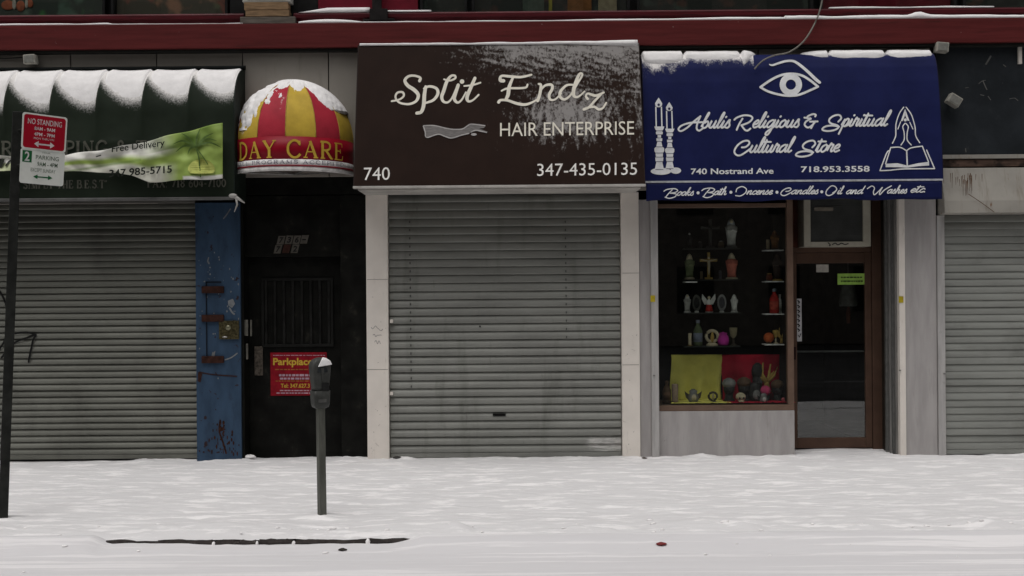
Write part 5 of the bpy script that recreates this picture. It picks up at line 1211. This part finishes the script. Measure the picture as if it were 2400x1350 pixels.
def fig(name, px, py0, py1, cols, label, cat, kind, y=YF, wk=1.0):
    b = W(px, py1, y); h = W(px, py0, y).z - b.z; t = thing(name, b, label, cat, 'display window figures'); b.z += 0.001
    g = lambda i: flat(tuple(round(c * 0.85, 4) for c in cols[i % len(cols)]))
    if kind == 'statue':
        build('base', MB().lathe(b, [(0.19*h*wk, 0), (0.20*h*wk, 0.05*h), (0.15*h*wk, 0.08*h)], 12), g(2), t, smooth=False)
        build('robe', MB().lathe(b, [(0.15*h*wk, 0.08*h), (0.14*h*wk, 0.25*h), (0.17*h*wk, 0.5*h), (0.20*h*wk, 0.66*h), (0.13*h*wk, 0.77*h), (0.05*h, 0.80*h)], 14, 1, 0.75), g(0), t, smooth=True)
        build('head', MB().ball((b.x, b.y - 0.01*h, b.z + 0.88*h), 0.075*h, 0.07*h, 0.10*h), g(1), t, smooth=True)
        m = MB(); 
        for s in (-1, 1): m.tube([(b.x + s*0.16*h*wk, b.y, b.z + 0.70*h), (b.x + s*0.14*h*wk, b.y - 0.10*h, b.z + 0.56*h), (b.x + s*0.02*h, b.y - 0.16*h, b.z + 0.62*h)], [0.05*h, 0.045*h, 0.03*h], 7)
        build('arms', m, g(0), t, smooth=True)
        build('veil', MB().lathe((b.x, b.y + 0.02*h, b.z), [(0.16*h*wk, 0.55*h), (0.14*h*wk, 0.75*h), (0.10*h, 0.9*h), (0.05*h, 0.985*h), (0.01*h, 1.0*h)], 12, 1, 0.8), g(3), t, smooth=True)
    elif kind == 'cross':
        build('upright', MB().box(b.x-0.05*h, b.x+0.05*h, b.y-0.03*h, b.y+0.03*h, b.z+0.08*h, b.z+h), g(0), t, bevel=0.002)
        build('crossbar', MB().box(b.x-0.32*h, b.x+0.32*h, b.y-0.032*h, b.y+0.032*h, b.z+0.66*h, b.z+0.76*h), g(0), t, bevel=0.002)
        m = MB(); m.tube([(b.x-0.28*h, b.y-0.06*h, b.z+0.74*h), (b.x, b.y-0.06*h, b.z+0.68*h), (b.x+0.28*h, b.y-0.06*h, b.z+0.74*h)], 0.022*h, 6); m.tube([(b.x, b.y-0.06*h, b.z+0.70*h), (b.x+0.01*h, b.y-0.06*h, b.z+0.45*h), (b.x, b.y-0.05*h, b.z+0.18*h)], [0.05*h, 0.045*h, 0.02*h], 7); m.ball((b.x, b.y-0.07*h, b.z+0.80*h), 0.045*h)
        build('figure', m, g(1), t, smooth=True)
        build('base', MB().box(b.x-0.14*h, b.x+0.14*h, b.y-0.06*h, b.y+0.06*h, b.z, b.z+0.08*h), g(0), t, bevel=0.002)
    elif kind == 'oval':
        m = MB(); n = 20; ring = []
        for rr, yy in ((1.0, -0.01), (1.0, 0.02), (0.7, 0.02), (0.7, -0.01)): ring.append([(b.x + 0.24*h*rr*cos(2*pi*k/n), b.y + yy, b.z + 0.55*h + 0.45*h*rr*sin(2*pi*k/n)) for k in range(n)])
        m.loft(ring + [ring[0]], caps=False); build('frame', m, g(0), t, smooth=False)
        m = MB(); m.add([(b.x + 0.23*h*0.72*cos(2*pi*k/n), b.y + 0.01, b.z + 0.55*h + 0.44*h*0.72*sin(2*pi*k/n)) for k in range(n)], [tuple(range(n))]); build('picture', m, g(1), t)
        build('foot', MB().box(b.x-0.10*h, b.x+0.10*h, b.y-0.02, b.y+0.03, b.z, b.z+0.10*h), g(2), t, bevel=0.002)
    elif kind == 'angel':
        build('robe', MB().lathe(b, [(0.22*h, 0), (0.20*h, 0.08*h), (0.12*h, 0.4*h), (0.13*h, 0.6*h), (0.05*h, 0.70*h)], 12, 1, 0.8), g(0), t, smooth=True)
        build('sash', MB().lathe(b, [(0.205*h, 0.06*h), (0.20*h, 0.12*h), (0.145*h, 0.36*h), (0.13*h, 0.42*h)], 12, 1, 0.83), g(2), t, smooth=True)
        build('head', MB().ball((b.x, b.y, b.z+0.78*h), 0.075*h, 0.07*h, 0.09*h), g(1), t, smooth=True)
        for s in (-1, 1): build('wing', MB().prism([(b.x+s*0.05*h, b.y+0.06*h, b.z+0.45*h), (b.x+s*0.12*h, b.y+0.06*h, b.z+0.70*h), (b.x+s*0.34*h, b.y+0.08*h, b.z+0.98*h), (b.x+s*0.36*h, b.y+0.08*h, b.z+0.70*h), (b.x+s*0.22*h, b.y+0.06*h, b.z+0.42*h)], (0, 0.03*h, 0)), g(0), t)
    elif kind == 'bottle':
        build('body', MB().lathe(b, [(0.17*h*wk, 0), (0.19*h*wk, 0.04*h), (0.19*h*wk, 0.58*h), (0.12*h*wk, 0.74*h), (0.07*h*wk, 0.80*h), (0.07*h*wk, 0.90*h)], 14), g(0), t, smooth=True)
        build('label', MB().lathe(b, [(0.195*h*wk, 0.16*h), (0.195*h*wk, 0.50*h)], 14), g(1), t, smooth=True)
        build('cap', MB().lathe(b, [(0.085*h*wk, 0.88*h), (0.085*h*wk, 1.0*h)], 10), g(2), t)
    elif kind == 'candle':
        build('wax', MB().lathe(b, [(0.16*h*wk, 0.05*h), (0.16*h*wk, 0.92*h), (0.10*h*wk, 0.94*h)], 12), g(0), t, smooth=False)
        build('dish', MB().lathe(b, [(0.20*h*wk, 0.0), (0.24*h*wk, 0.06*h), (0.18*h*wk, 0.07*h)], 12), g(1), t)
        build('wick', MB().tube([(b.x, b.y, b.z+0.92*h), (b.x+0.004, b.y, b.z+h)], 0.003, 5), g(2), t)
    elif kind == 'jar':
        build('body', MB().lathe(b, [(0.26*h, 0), (0.38*h, 0.12*h), (0.42*h, 0.4*h), (0.36*h, 0.7*h), (0.26*h, 0.8*h), (0.28*h, 0.86*h)], 14), g(0), t, smooth=True)
        build('lid', MB().lathe(b, [(0.29*h, 0.86*h), (0.29*h, 0.93*h), (0.08*h, 0.96*h), (0.07*h, 1.0*h)], 12), g(1), t)
    elif kind == 'goblet':
        build('cup', MB().lathe(b, [(0.04*h, 0.42*h), (0.16*h, 0.55*h), (0.20*h, 0.78*h), (0.22*h, 1.0*h), (0.19*h, 0.98*h), (0.13*h, 0.62*h)], 14), g(0), t, smooth=True)
        build('stem', MB().lathe(b, [(0.20*h, 0), (0.18*h, 0.05*h), (0.05*h, 0.15*h), (0.07*h, 0.28*h), (0.035*h, 0.43*h)], 12), g(1), t, smooth=True)
    elif kind == 'wreath':
        m = MB(); m.tube([(b.x + 0.36*h*cos(a), b.y, b.z + 0.60*h + 0.34*h*sin(a)) for a in [2*pi*k/18 for k in range(19)]], 0.10*h, 7, caps=False); build('ring', m, g(0), t, smooth=True)
        build('figure', MB().tube([(b.x, b.y, b.z+0.24*h), (b.x, b.y-0.02, b.z+0.55*h), (b.x, b.y-0.02, b.z+0.85*h)], [0.10*h, 0.12*h, 0.05*h], 8), g(1), t, smooth=True)
        build('base', MB().lathe(b, [(0.36*h, 0), (0.36*h, 0.10*h), (0.2*h, 0.20*h)], 12), g(0), t)
    elif kind == 'skull':
        m = MB(); m.ball((b.x, b.y, b.z+0.58*h), 0.48*h, 0.52*h, 0.42*h); m.box(b.x-0.24*h, b.x+0.24*h, b.y-0.44*h, b.y-0.1*h, b.z, b.z+0.34*h); build('cranium', m, g(0), t, smooth=True)
        for s in (-1, 1): build('eye_socket', MB().ball((b.x+s*0.18*h, b.y-0.46*h, b.z+0.50*h), 0.10*h, 0.06*h, 0.11*h, 8, 6), g(1), t, smooth=True)
        build('teeth', MB().box(b.x-0.16*h, b.x+0.16*h, b.y-0.46*h, b.y-0.445*h, b.z+0.05*h, b.z+0.16*h), g(1), t)
    elif kind == 'owl':
        build('body', MB().lathe(b, [(0.24*h, 0), (0.36*h, 0.2*h), (0.36*h, 0.5*h), (0.26*h, 0.72*h), (0.30*h, 0.86*h), (0.12*h, 1.0*h)], 12), g(0), t, smooth=True)
        for s in (-1, 1): build('wing', MB().prism([(b.x+s*0.28*h, b.y, b.z+0.6*h), (b.x+s*0.62*h, b.y, b.z+0.85*h), (b.x+s*0.52*h, b.y, b.z+0.4*h), (b.x+s*0.34*h, b.y, b.z+0.2*h)], (0, 0.06*h, 0)), g(1), t)
        build('breast', MB().ball((b.x, b.y-0.30*h, b.z+0.42*h), 0.18*h, 0.12*h, 0.24*h), g(2), t, smooth=True)
    elif kind == 'coral':
        m = MB(); m.tube([(b.x, b.y, b.z), (b.x, b.y, b.z+0.35*h)], [0.12*h, 0.08*h], 7)
        for dx_, dz, mx2 in ((-0.34, 0.9, -0.28), (-0.12, 1.0, -0.16), (0.14, 0.95, 0.08), (0.38, 0.85, 0.26), (-0.22, 0.72, -0.12), (0.26, 0.7, 0.14)): m.tube([(b.x, b.y, b.z+0.30*h), (b.x+mx2*h, b.y, b.z+0.55*h), (b.x+dx_*h, b.y, b.z+dz*h)], [0.07*h, 0.05*h, 0.02*h], 6)
        build('branches', m, g(0), t, smooth=True); build('foot', MB().lathe(b, [(0.2*h, 0), (0.2*h, 0.04*h)], 10), g(1), t)
    elif kind == 'ball':
        build('globe', MB().ball((b.x, b.y, b.z+0.56*h), 0.48*h, 0.48*h, 0.46*h), g(0), t, smooth=True); build('stand', MB().lathe(b, [(0.3*h, 0), (0.2*h, 0.14*h)], 12), g(1), t)
    elif kind == 'head':
        build('neck', MB().lathe(b, [(0.30*h*wk, 0), (0.26*h*wk, 0.08*h), (0.16*h*wk, 0.2*h), (0.15*h*wk, 0.36*h)], 12), g(1), t, smooth=True)
        build('face', MB().ball((b.x, b.y, b.z+0.60*h), 0.23*h*wk, 0.25*h*wk, 0.30*h), g(0), t, smooth=True)
        build('headdress', MB().lathe(b, [(0.24*h*wk, 0.66*h), (0.28*h*wk, 0.80*h), (0.22*h*wk, 0.92*h), (0.07*h*wk, 1.0*h)], 12), g(2), t, smooth=True)
        build('nose', MB().prism([(b.x-0.05*h, b.y-0.25*h, b.z+0.52*h), (b.x+0.05*h, b.y-0.25*h, b.z+0.52*h), (b.x, b.y-0.22*h, b.z+0.68*h)], (0, -0.06*h, 0)), g(0), t)
    return t
WHT, CRM, GLD, DRK, BRN, GRN, RED, ORG, MAG, SIL = (0.62,0.62,0.60), (0.52,0.45,0.32), (0.42,0.28,0.08), (0.035,0.035,0.035), (0.10,0.06,0.035), (0.16,0.19,0.10), (0.42,0.035,0.03), (0.45,0.10,0.03), (0.42,0.03,0.28), (0.22,0.22,0.22)
fig('statue', 1616, 545, 582, [DRK, WHT, DRK, DRK], 'dark robed statue with white head on the top left shelf', 'figurine', 'statue')
fig('cross', 1665, 514, 582, [(0.06,0.06,0.055), (0.09,0.09,0.085)], 'thin dark metal cross on the top left shelf', 'cross', 'cross')
fig('statue', 1714, 512, 582, [WHT, CRM, SIL, (0.45,0.48,0.52)], 'tall white robed statue on the top left shelf', 'figurine', 'statue')
fig('statue', 1616, 595, 655, [GRN, CRM, CRM, CRM], 'green robed statue on the second left shelf', 'figurine', 'statue')
fig('crucifix', 1661, 592, 655, [GLD, CRM], 'golden wooden crucifix on the second left shelf', 'crucifix', 'cross')
fig('statue', 1715, 593, 655, [(0.48,0.14,0.10), CRM, CRM, CRM], 'red and cream statue on the second left shelf', 'figurine', 'statue', wk=1.15)
fig('statue', 1611, 690, 733, [(0.40,0.40,0.38), CRM, WHT, WHT], 'small white statue leftmost on the third left shelf', 'figurine', 'statue')
fig('oval_frame', 1633, 691, 733, [(0.10,0.10,0.09), DRK, WHT], 'dark oval picture frame left of the angel figure', 'frame', 'oval')
fig('angel', 1662, 688, 733, [WHT, CRM, RED], 'white winged angel with red sash on the third left shelf', 'figurine', 'angel')
fig('oval_frame', 1692, 690, 733, [SIL, (0.06,0.06,0.07), WHT], 'silver oval picture frame right of the angel figure', 'frame', 'oval')
fig('statue', 1721, 690, 733, [WHT, WHT, WHT, WHT], 'all white statue rightmost on the third left shelf', 'figurine', 'statue')
fig('candle', 1617, 779, 811, [CRM, GLD, DRK], 'slim cream candle on the bottom left shelf', 'candle', 'candle', wk=0.8)
fig('bottle', 1636, 750, 811, [(0.10,0.13,0.07), (0.16,0.18,0.24), (0.20,0.22,0.28)], 'dark green bottle on the bottom left shelf', 'bottle', 'bottle', wk=0.9)
fig('wreath', 1669, 773, 811, [CRM, GLD], 'cream wreath ornament on the bottom left shelf', 'ornament', 'wreath')
fig('jar', 1695, 778, 811, [MAG, MAG], 'magenta jar candle on the bottom left shelf', 'jar', 'jar')
fig('goblet', 1719, 768, 811, [(0.22,0.19,0.12), (0.06,0.05,0.04)], 'dark goblet rightmost on the bottom left shelf', 'goblet', 'goblet')
fig('statue', 1816, 540, 586, [(0.22,0.10,0.035), (0.30,0.14,0.05), BRN, (0.24,0.09,0.04)], 'orange brown statue on the top right shelf', 'figurine', 'statue', wk=1.2)
fig('statue', 1822, 596, 659, [(0.05,0.035,0.03), (0.06,0.04,0.03), GLD, (0.05,0.035,0.03)], 'dark brown statue with gold base on the second right shelf', 'figurine', 'statue')
fig('bottle', 1815, 677, 735, [RED, (0.40,0.07,0.05), (0.20,0.24,0.28)], 'red bottle on the third right shelf', 'bottle', 'bottle')
fig('bottle', 1828, 690, 735, [WHT, (0.5,0.5,0.45), WHT], 'white bottle beside the red bottle', 'bottle', 'bottle', wk=0.7, y=YF + 0.05)
fig('ball', 1802, 780, 806, [ORG, BRN], 'orange red globe on the bottom right shelf', 'ornament', 'ball')
fig('trophy', 1818, 774, 806, [GLD, CRM], 'gold goblet trophy on the bottom right shelf', 'trophy', 'goblet')
fig('trophy', 1832, 768, 806, [GLD, BRN], 'gold coral ornament at the end of the bottom right shelf', 'ornament', 'coral')
for px, h, c, lb in ((1644, 20, (0.20,0.16,0.10), 'small tan candle between the red statue row and crucifix'), (1688, 22, (0.10,0.10,0.12), 'small dark votive beside the red and cream statue')):
    fig('candle', px, 655 - h, 655, [c, BRN, DRK], lb, 'candle', 'candle', y=YF + 0.04)
fig('jar', 1640, 566, 582, [(0.08,0.08,0.08), SIL], 'tiny dark jar left of the thin metal cross', 'jar', 'jar')
fig('jar', 1690, 564, 582, [(0.14,0.10,0.06), SIL], 'tiny brown jar right of the thin metal cross', 'jar', 'jar')
fig('candle', 1800, 560, 586, [(0.30,0.24,0.16), BRN, DRK], 'tan candle left of the orange brown statue', 'candle', 'candle')
fig('jar', 1803, 640, 659, [(0.16,0.05,0.03), GLD], 'small red brown jar on the second right shelf', 'jar', 'jar')
# cloths
def cloth(px0, px1, py0, py1, mat, label, seed, lip):
    y0 = 0.52; m = MB(); zf = zsill
    a = W(px0, 880, y0); b = W(px1, 880, y0); zt_c = W((px0 + px1) / 2, py0, y0).z
    def fn(u, v):
        x = a.x + (b.x - a.x) * u
        if v < 0.7:
            t = v / 0.7; fold = 0.022 * sin(u * 17 + seed) * (0.3 + t) + 0.012 * fbm(u * 6, t * 3, seed); return (x + 0.01 * sin(t * 5 + seed), y0 + fold, zt_c + (zf + 0.012 - zt_c) * t)
        t = (v - 0.7) / 0.3; return (x + lip * (u - 0.5) * t, y0 - t * 0.36 + 0.01 * sin(u * 17 + seed), zf + 0.012 + 0.010 * abs(fbm(u * 8, t * 3, seed)))
    m.grid(fn, 50, 44); o = build('cloth', m, mat, label=label, cat='cloth', smooth=True, fixn=False); s = o.modifiers.new('thickness', 'SOLIDIFY'); s.thickness = 0.003
cloth(1572, 1690, 831, 945, M('yellow_cloth', (0.72,0.66,0.16), rough=0.85, var=0.12), 'yellow cloth hung behind the figures at the bottom left of the display', 1.0, 0.10)
cloth(1691, 1843, 831, 945, M('red_cloth', (0.42,0.012,0.035), rough=0.85, var=0.12), 'crimson cloth hung behind the figures at the bottom right of the display', 4.0, 0.02)
yb2 = 0.30
fig('vase', 1563, 893, 945, [BRN, (0.13,0.07,0.04), BRN], 'brown bottle at the left end of the yellow cloth', 'bottle', 'bottle', y=yb2)
fig('candle', 1582, 897, 945, [(0.40,0.30,0.24), BRN, DRK], 'pinkish pillar candle at the left of the yellow cloth', 'candle', 'candle', y=yb2)
fig('owl', 1625, 912, 945, [SIL, (0.08,0.07,0.06), CRM], 'small silver winged owl figure on the yellow cloth', 'figurine', 'owl', y=yb2)
fig('ring', 1671, 918, 945, [(0.08,0.07,0.06), CRM], 'dark ring ornament at the right of the yellow cloth', 'ornament', 'wreath', y=yb2)
fig('bust', 1709, 886, 945, [DRK, DRK, SIL], 'dark bust with grey headdress on the crimson cloth beside the yellow cloth', 'figurine', 'head', y=yb2 + 0.08)
fig('bust', 1744, 884, 945, [DRK, DRK, BRN], 'dark bust with brown headdress behind the skull', 'figurine', 'head', y=yb2 + 0.08)
fig('skull', 1736, 920, 945, [CRM, DRK], 'cream skull on the crimson cloth', 'skull', 'skull', y=yb2 - 0.03)
fig('owl', 1770, 896, 945, [DRK, (0.07,0.07,0.07), SIL], 'dark grey winged figure on the crimson cloth', 'figurine', 'owl', y=yb2 + 0.05)
fig('bust', 1776, 850, 945, [(0.05,0.05,0.05), DRK, DRK], 'tall dark bust behind the coral on the crimson cloth', 'figurine', 'head', y=yb2 + 0.14, wk=0.55)
fig('coral', 1797, 850, 918, [GLD, BRN], 'branching golden coral standing on the crimson cloth', 'ornament', 'coral', y=yb2 + 0.10)
fig('ball', 1794, 904, 930, [(0.50,0.06,0.16), DRK], 'pink globe in front of the golden coral', 'ornament', 'ball', y=yb2)
fig('owl', 1790, 922, 946, [SIL, DRK, WHT], 'tiny pale figure below the pink globe', 'figurine', 'owl', y=yb2 - 0.05)
fig('bust', 1822, 890, 945, [DRK, DRK, BRN], 'dark bust at the right end of the crimson cloth', 'figurine', 'head', y=yb2 + 0.06)
fig('ball', 1837, 932, 945, [(0.45,0.12,0.14), BRN], 'small pink globe at the right end of the crimson cloth', 'ornament', 'ball', y=yb2)

# ------------------------------------------------------------------ street furniture
mb0 = W(755, 1210, 0); dm = F * CAMZ / UV(755, 1210)[1]; my = dm - DIST
mx0 = W(755, 1210, my).x
pm = thing('parking_meter', (mx0, my, 0.0), 'grey single head parking meter with snow on top', 'parking meter')
ang = radians(33)
def sq(hw, hd, z, cx=mx0, cy=my, r=0.25, n=5, lean=0.0):
    pts = []
    for (sx, sy, a0) in ((1, 1, 0), (-1, 1, 90), (-1, -1, 180), (1, -1, 270)):
        rr = r * min(hw, hd)
        for k in range(n):
            a = radians(a0 + 90 * k / (n - 1)); x = sx * (hw - rr) + rr * cos(a); y = sy * (hd - rr) + rr * sin(a)
            pts.append((cx + lean * z + x * cos(ang) - y * sin(ang), cy + x * sin(ang) + y * cos(ang), z))
    return pts
zm = lambda py: W(750, py, my).z
LEAN = (W(751, 956, my).x - W(755, 1205, my).x) / (zm(956) - zm(1205))
build('post', MB().loft([sq(0.030, 0.030, z, lean=LEAN) for z in (-0.08, zm(1100), zm(1000), zm(955))]), POLEG, pm, smooth=False)
H = [(0.035, 0.03, 957), (0.058, 0.045, 954), (0.066, 0.052, 947), (0.070, 0.055, 930), (0.072, 0.056, 915)]
build('vault_housing', MB().loft([sq(a, b, zm(p), lean=LEAN, r=0.35) for a, b, p in H]), METERG, pm, smooth=True)
H = [(0.064, 0.050, 914.5), (0.064, 0.050, 906), (0.070, 0.053, 890), (0.078, 0.056, 868), (0.080, 0.057, 858), (0.074, 0.054, 850), (0.056, 0.045, 843), (0.030, 0.028, 839), (0.008, 0.010, 837.5)]
hdm = build('meter_head', MB().loft([sq(a, b, zm(p), lean=LEAN, r=0.35) for a, b, p in H]), METERG, pm, smooth=True)
def face(u, v, dy):     # on the street side of the head
    z = zm(v); x = u
    return (mx0 + LEAN * z + x * cos(ang) + dy * sin(ang), my + x * sin(ang) - dy * cos(ang), z)
build('coin_plate', MB().prism([face(-0.005, 897, 0.052), face(0.055, 897, 0.052), face(0.055, 915, 0.052), face(-0.005, 915, 0.052)], (0.006 * sin(ang), -0.006 * cos(ang), 0)), flat((0.018,0.018,0.018), 0.4), hdm)
build('front_rib', MB().prism([face(-0.012, 862, 0.054), face(0.012, 862, 0.054), face(0.008, 892, 0.050), face(-0.008, 892, 0.050)], (0.007 * sin(ang), -0.007 * cos(ang), 0)), METERG, hdm)
build('dial_window', MB().prism([face(-0.045, 872, 0.056), face(0.045, 872, 0.056), face(0.040, 862, 0.055), face(0.020, 857, 0.053), face(-0.020, 857, 0.053), face(-0.040, 862, 0.055)], (0.003 * sin(ang), -0.003 * cos(ang), 0)), flat((0.03,0.033,0.035), 0.2), hdm)
build('sticker', MB().prism([face(-0.04, 934, 0.0565), face(0.03, 934, 0.0565), face(0.03, 942, 0.056), face(-0.04, 942, 0.056)], (0.002 * sin(ang), -0.002 * cos(ang), 0)), flat((0.09,0.09,0.085), 0.5), pm)
m = MB()
def cap(a, b):
    u = -0.03 + 0.105 * a; v = -0.05 + 0.09 * b; rr = 1 - ((u - 0.02) / 0.058) ** 2 - (v / 0.05) ** 2
    zz = zm(838.5) - 0.30 * max(0, abs(u - 0.005) - 0.01) - 0.006 + 0.016 * max(-1, rr) - (0.25 * max(0, -0.01 - v))
    return (mx0 + LEAN * zz + u * cos(ang) - v * sin(ang), my + u * sin(ang) + v * cos(ang), zz)
ring = []
m.prism([face(-0.040, 859, 0.052), face(0.082, 855, 0.052), face(0.070, 846, 0.048), face(0.040, 839.5, 0.036), (face(0.012, 837.2, 0.024)), face(-0.010, 845, 0.044)], (0.014 * sin(ang), -0.014 * cos(ang), 0.002))
build('snow_cap', m, SNOW, pm, kind='stuff', bevel=0.005)

# sign post with two parking plates
sy_ = F * CAMZ / UV(7, 1218)[1] - DIST
pb, pt = W(7, 1218, sy_), W(41, 262, sy_)
st_ = thing('parking_sign', (pb.x, sy_, 0.0), 'leaning dark post with red no standing and white parking plates', 'street sign')
d_ = (pt - pb).normalized()
m = MB(); rings = []
for k in range(7):
    c = pb - d_ * 0.10 + (pt - pb + d_ * 0.10) * (k / 6); a = radians(20)
    rings.append([(c.x + 0.038 * (cos(a) * sx - sin(a) * sz), c.y + 0.030 * (sin(a) * sx + cos(a) * sz), c.z) for sx, sz in ((-1,-1),(1,-1),(1,1),(-1,1))])
m.loft(rings); build('post', m, POSTD, st_, bevel=0.006)
yl, yr = -3.075, -2.83
TL, TR, BR, BL = W(53, 262, yl), W(158, 276, yr), W(148, 437, yr), W(45, 428, yl)
def S(a, b, o=0.0):
    p = TL * (1-a) * (1-b) + TR * a * (1-b) + BL * (1-a) * b + BR * a * b
    return p + SN * o
SN = (TR - TL).cross(BL - TL).normalized()
if SN.y > 0: SN = -SN
def plate(b0, b1, mat, name, ins=0.0, off=0.0, th=0.003, parent=st_, rad=0.06):
    pts = []; a0, a1 = ins, 1 - ins; B0, B1 = b0 + ins * 0.63, b1 - ins * 0.63; r = rad; rb = rad * 0.63
    for (cx, cy, s0) in ((a1 - r, B0 + rb, -90), (a1 - r, B1 - rb, 0), (a0 + r, B1 - rb, 90), (a0 + r, B0 + rb, 180)):
        for k in range(6):
            t = radians(s0 + 90 * k / 5); pts.append(S(cx + r * cos(t), cy + rb * sin(t), off))
    return build(name, MB().prism(pts, SN * -th), mat, parent)
rp = plate(0.0, 0.515, SIGNW, 'no_standing_plate', off=0.004)
plate(0.0, 0.515, SIGNR, 'red_field', ins=0.035, off=0.0055, th=0.0012, parent=rp)
wp = plate(0.505, 1.0, SIGNW, 'parking_plate', off=0.0)
P = Print(lambda a, b, o: S(a, b, o), 0.0065)
for tx, a0, b0, a1, b1, bo in (('NO STANDING', 0.12, 0.075, 0.88, 0.155, 0.01), ('8AM - 9AM', 0.27, 0.185, 0.73, 0.235, 0.02), ('4PM - 7PM', 0.27, 0.265, 0.73, 0.315, 0.02), ('MON THRU FRI', 0.27, 0.335, 0.72, 0.365, 0.0)):
    P = Print(lambda a, b, o: S(a, b, o), 0.0065); P.text(tx, a0, b0, a1, b1, 0, bo); P.done('lettering', flat((0.62,0.55,0.55)), rp)
P = Print(lambda a, b, o: S(a, b, o), 0.0065); P.ribbon([(0.36, 0.43), (0.66, 0.43)], 0.022, smooth=False, cap=False); P.fill([(0.28,0.43),(0.38,0.385),(0.38,0.475)]); P.fill([(0.74,0.43),(0.64,0.475),(0.64,0.385)])
P.done('arrow', flat((0.62,0.55,0.55)), rp)
P = Print(lambda a, b, o: S(a, b, o), 0.0015); P.fill([(0.04,0.535),(0.25,0.535),(0.25,0.70),(0.04,0.70)]); P.done('green_field', SIGNG, wp); P = Print(lambda a, b, o: S(a, b, o), 0.0015)
P.ribbon([(0.40,0.895),(0.64,0.895)], 0.018, smooth=False, cap=False); P.fill([(0.30,0.895),(0.40,0.862),(0.40,0.928)]); P.fill([(0.74,0.895),(0.64,0.928),(0.64,0.862)]); P.done('arrow', SIGNG, wp)
P = Print(lambda a, b, o: S(a, b, o), 0.003); P.text('2', 0.09, 0.55, 0.20, 0.685, 0, 0.02); P.done('lettering', flat((0.60,0.60,0.58)), wp)
for tx, a0, b0, a1, b1, bo in (('HOUR', 0.48, 0.535, 0.66, 0.552, 0.0), ('PARKING', 0.34, 0.585, 0.86, 0.645, 0.0), ('9AM - 4PM', 0.38, 0.68, 0.84, 0.74, 0.01), ('EXCEPT SUNDAY', 0.24, 0.775, 0.80, 0.825, -0.005)):
    P = Print(lambda a, b, o: S(a, b, o), 0.0016); P.text(tx, a0, b0, a1, b1, 0, bo); P.done('lettering', SIGNT, wp)
for b in (0.25, 0.75):
    q = S(0.04, b, -0.004); m = MB().tube([q, Vector((pb.x + (pt.x - pb.x) * (q.z - pb.z) / (pt.z - pb.z), sy_, q.z))], 0.012, 8)
    build('mounting_bolt', m, POSTD, st_)

# ------------------------------------------------------------------ litter and lumps
def rag(px, py, y, size, mat, label, cat, seed):
    c = W(px, py, y); c.z = (walk_h(c.x, y) if y > KERB_Y + 0.05 else road_pt(c.x, y)[2]) + size * 0.25; m = MB()
    rings = []
    for j in range(5):
        t = j / 4; rr = size * sin(pi * (0.12 + 0.80 * t)); rings.append([(c.x + rr * 1.6 * cos(2*pi*k/9) * (1 + 0.35 * noise.noise(Vector((k, j, seed)))), y + rr * sin(2*pi*k/9) * (1 + 0.35 * noise.noise(Vector((k, j, seed + 4)))), c.z - 0.01 + size * 0.9 * t + 0.25 * size * noise.noise(Vector((k * .7, j, seed + 9)))) for k in range(9)])
    m.loft(rings); return build('litter', m, mat, label=label, cat='litter')
yk = F * (CAMZ + 0.06) / UV(1550, 1284)[1] - DIST
rag(1550, 1282, yk, 0.026, flat((0.17,0.03,0.03)), 'crumpled dark red wrapper on the snow by the kerb', 'litter', 2)
rag(803, 1286, F * (CAMZ + 0.06) / UV(803, 1288)[1] - DIST, 0.022, flat((0.03,0.026,0.022)), 'dark crumpled leaf on the snow below the meter', 'litter', 6)
rag(930, 1073, -0.04, 0.030, flat((0.05,0.048,0.045)), 'grey lump of debris at the left foot of the middle shutter', 'debris', 11)
rag(1510, 1078, -0.06, 0.022, flat((0.08,0.065,0.055)), 'brown lump of debris at the foot of the right white pillar', 'debris', 15)
rag(585, 1064, 0.04, 0.045, SNOW, 'small snow lump beside the blue pillar', 'snow', 21)
for k, (px, py, w, h) in enumerate([(560, 1090, 0, 0)]): pass
for px in (470, 500, 527, 430, 350):
    pass

# ------------------------------------------------------------------ the other side of the street (seen only in the glass)
ob = thing('brick_building', (0, -24, 0), 'plain brick building across the street behind the camera', 'building')
BRICK = M('dark_brick', (0.135,0.118,0.105), rough=0.85, var=0.25, scale=4)
build('wall', MB().box(-45, 45, -30, -24, -0.1, 15.0), BRICK, ob)
w0 = None
for i in range(-13, 14):
    for z in (1.0, 4.2, 7.0, 9.8, 12.4):
        if w0 is None: w0 = build('window', MB().box(-0.6, 0.6, -0.02, 0.02, 0, 1.5), FRAMEB, ob, loc=(i * 3.0, -23.97, z))
        else: share(w0, ob, (i * 3.0, -23.97, z))
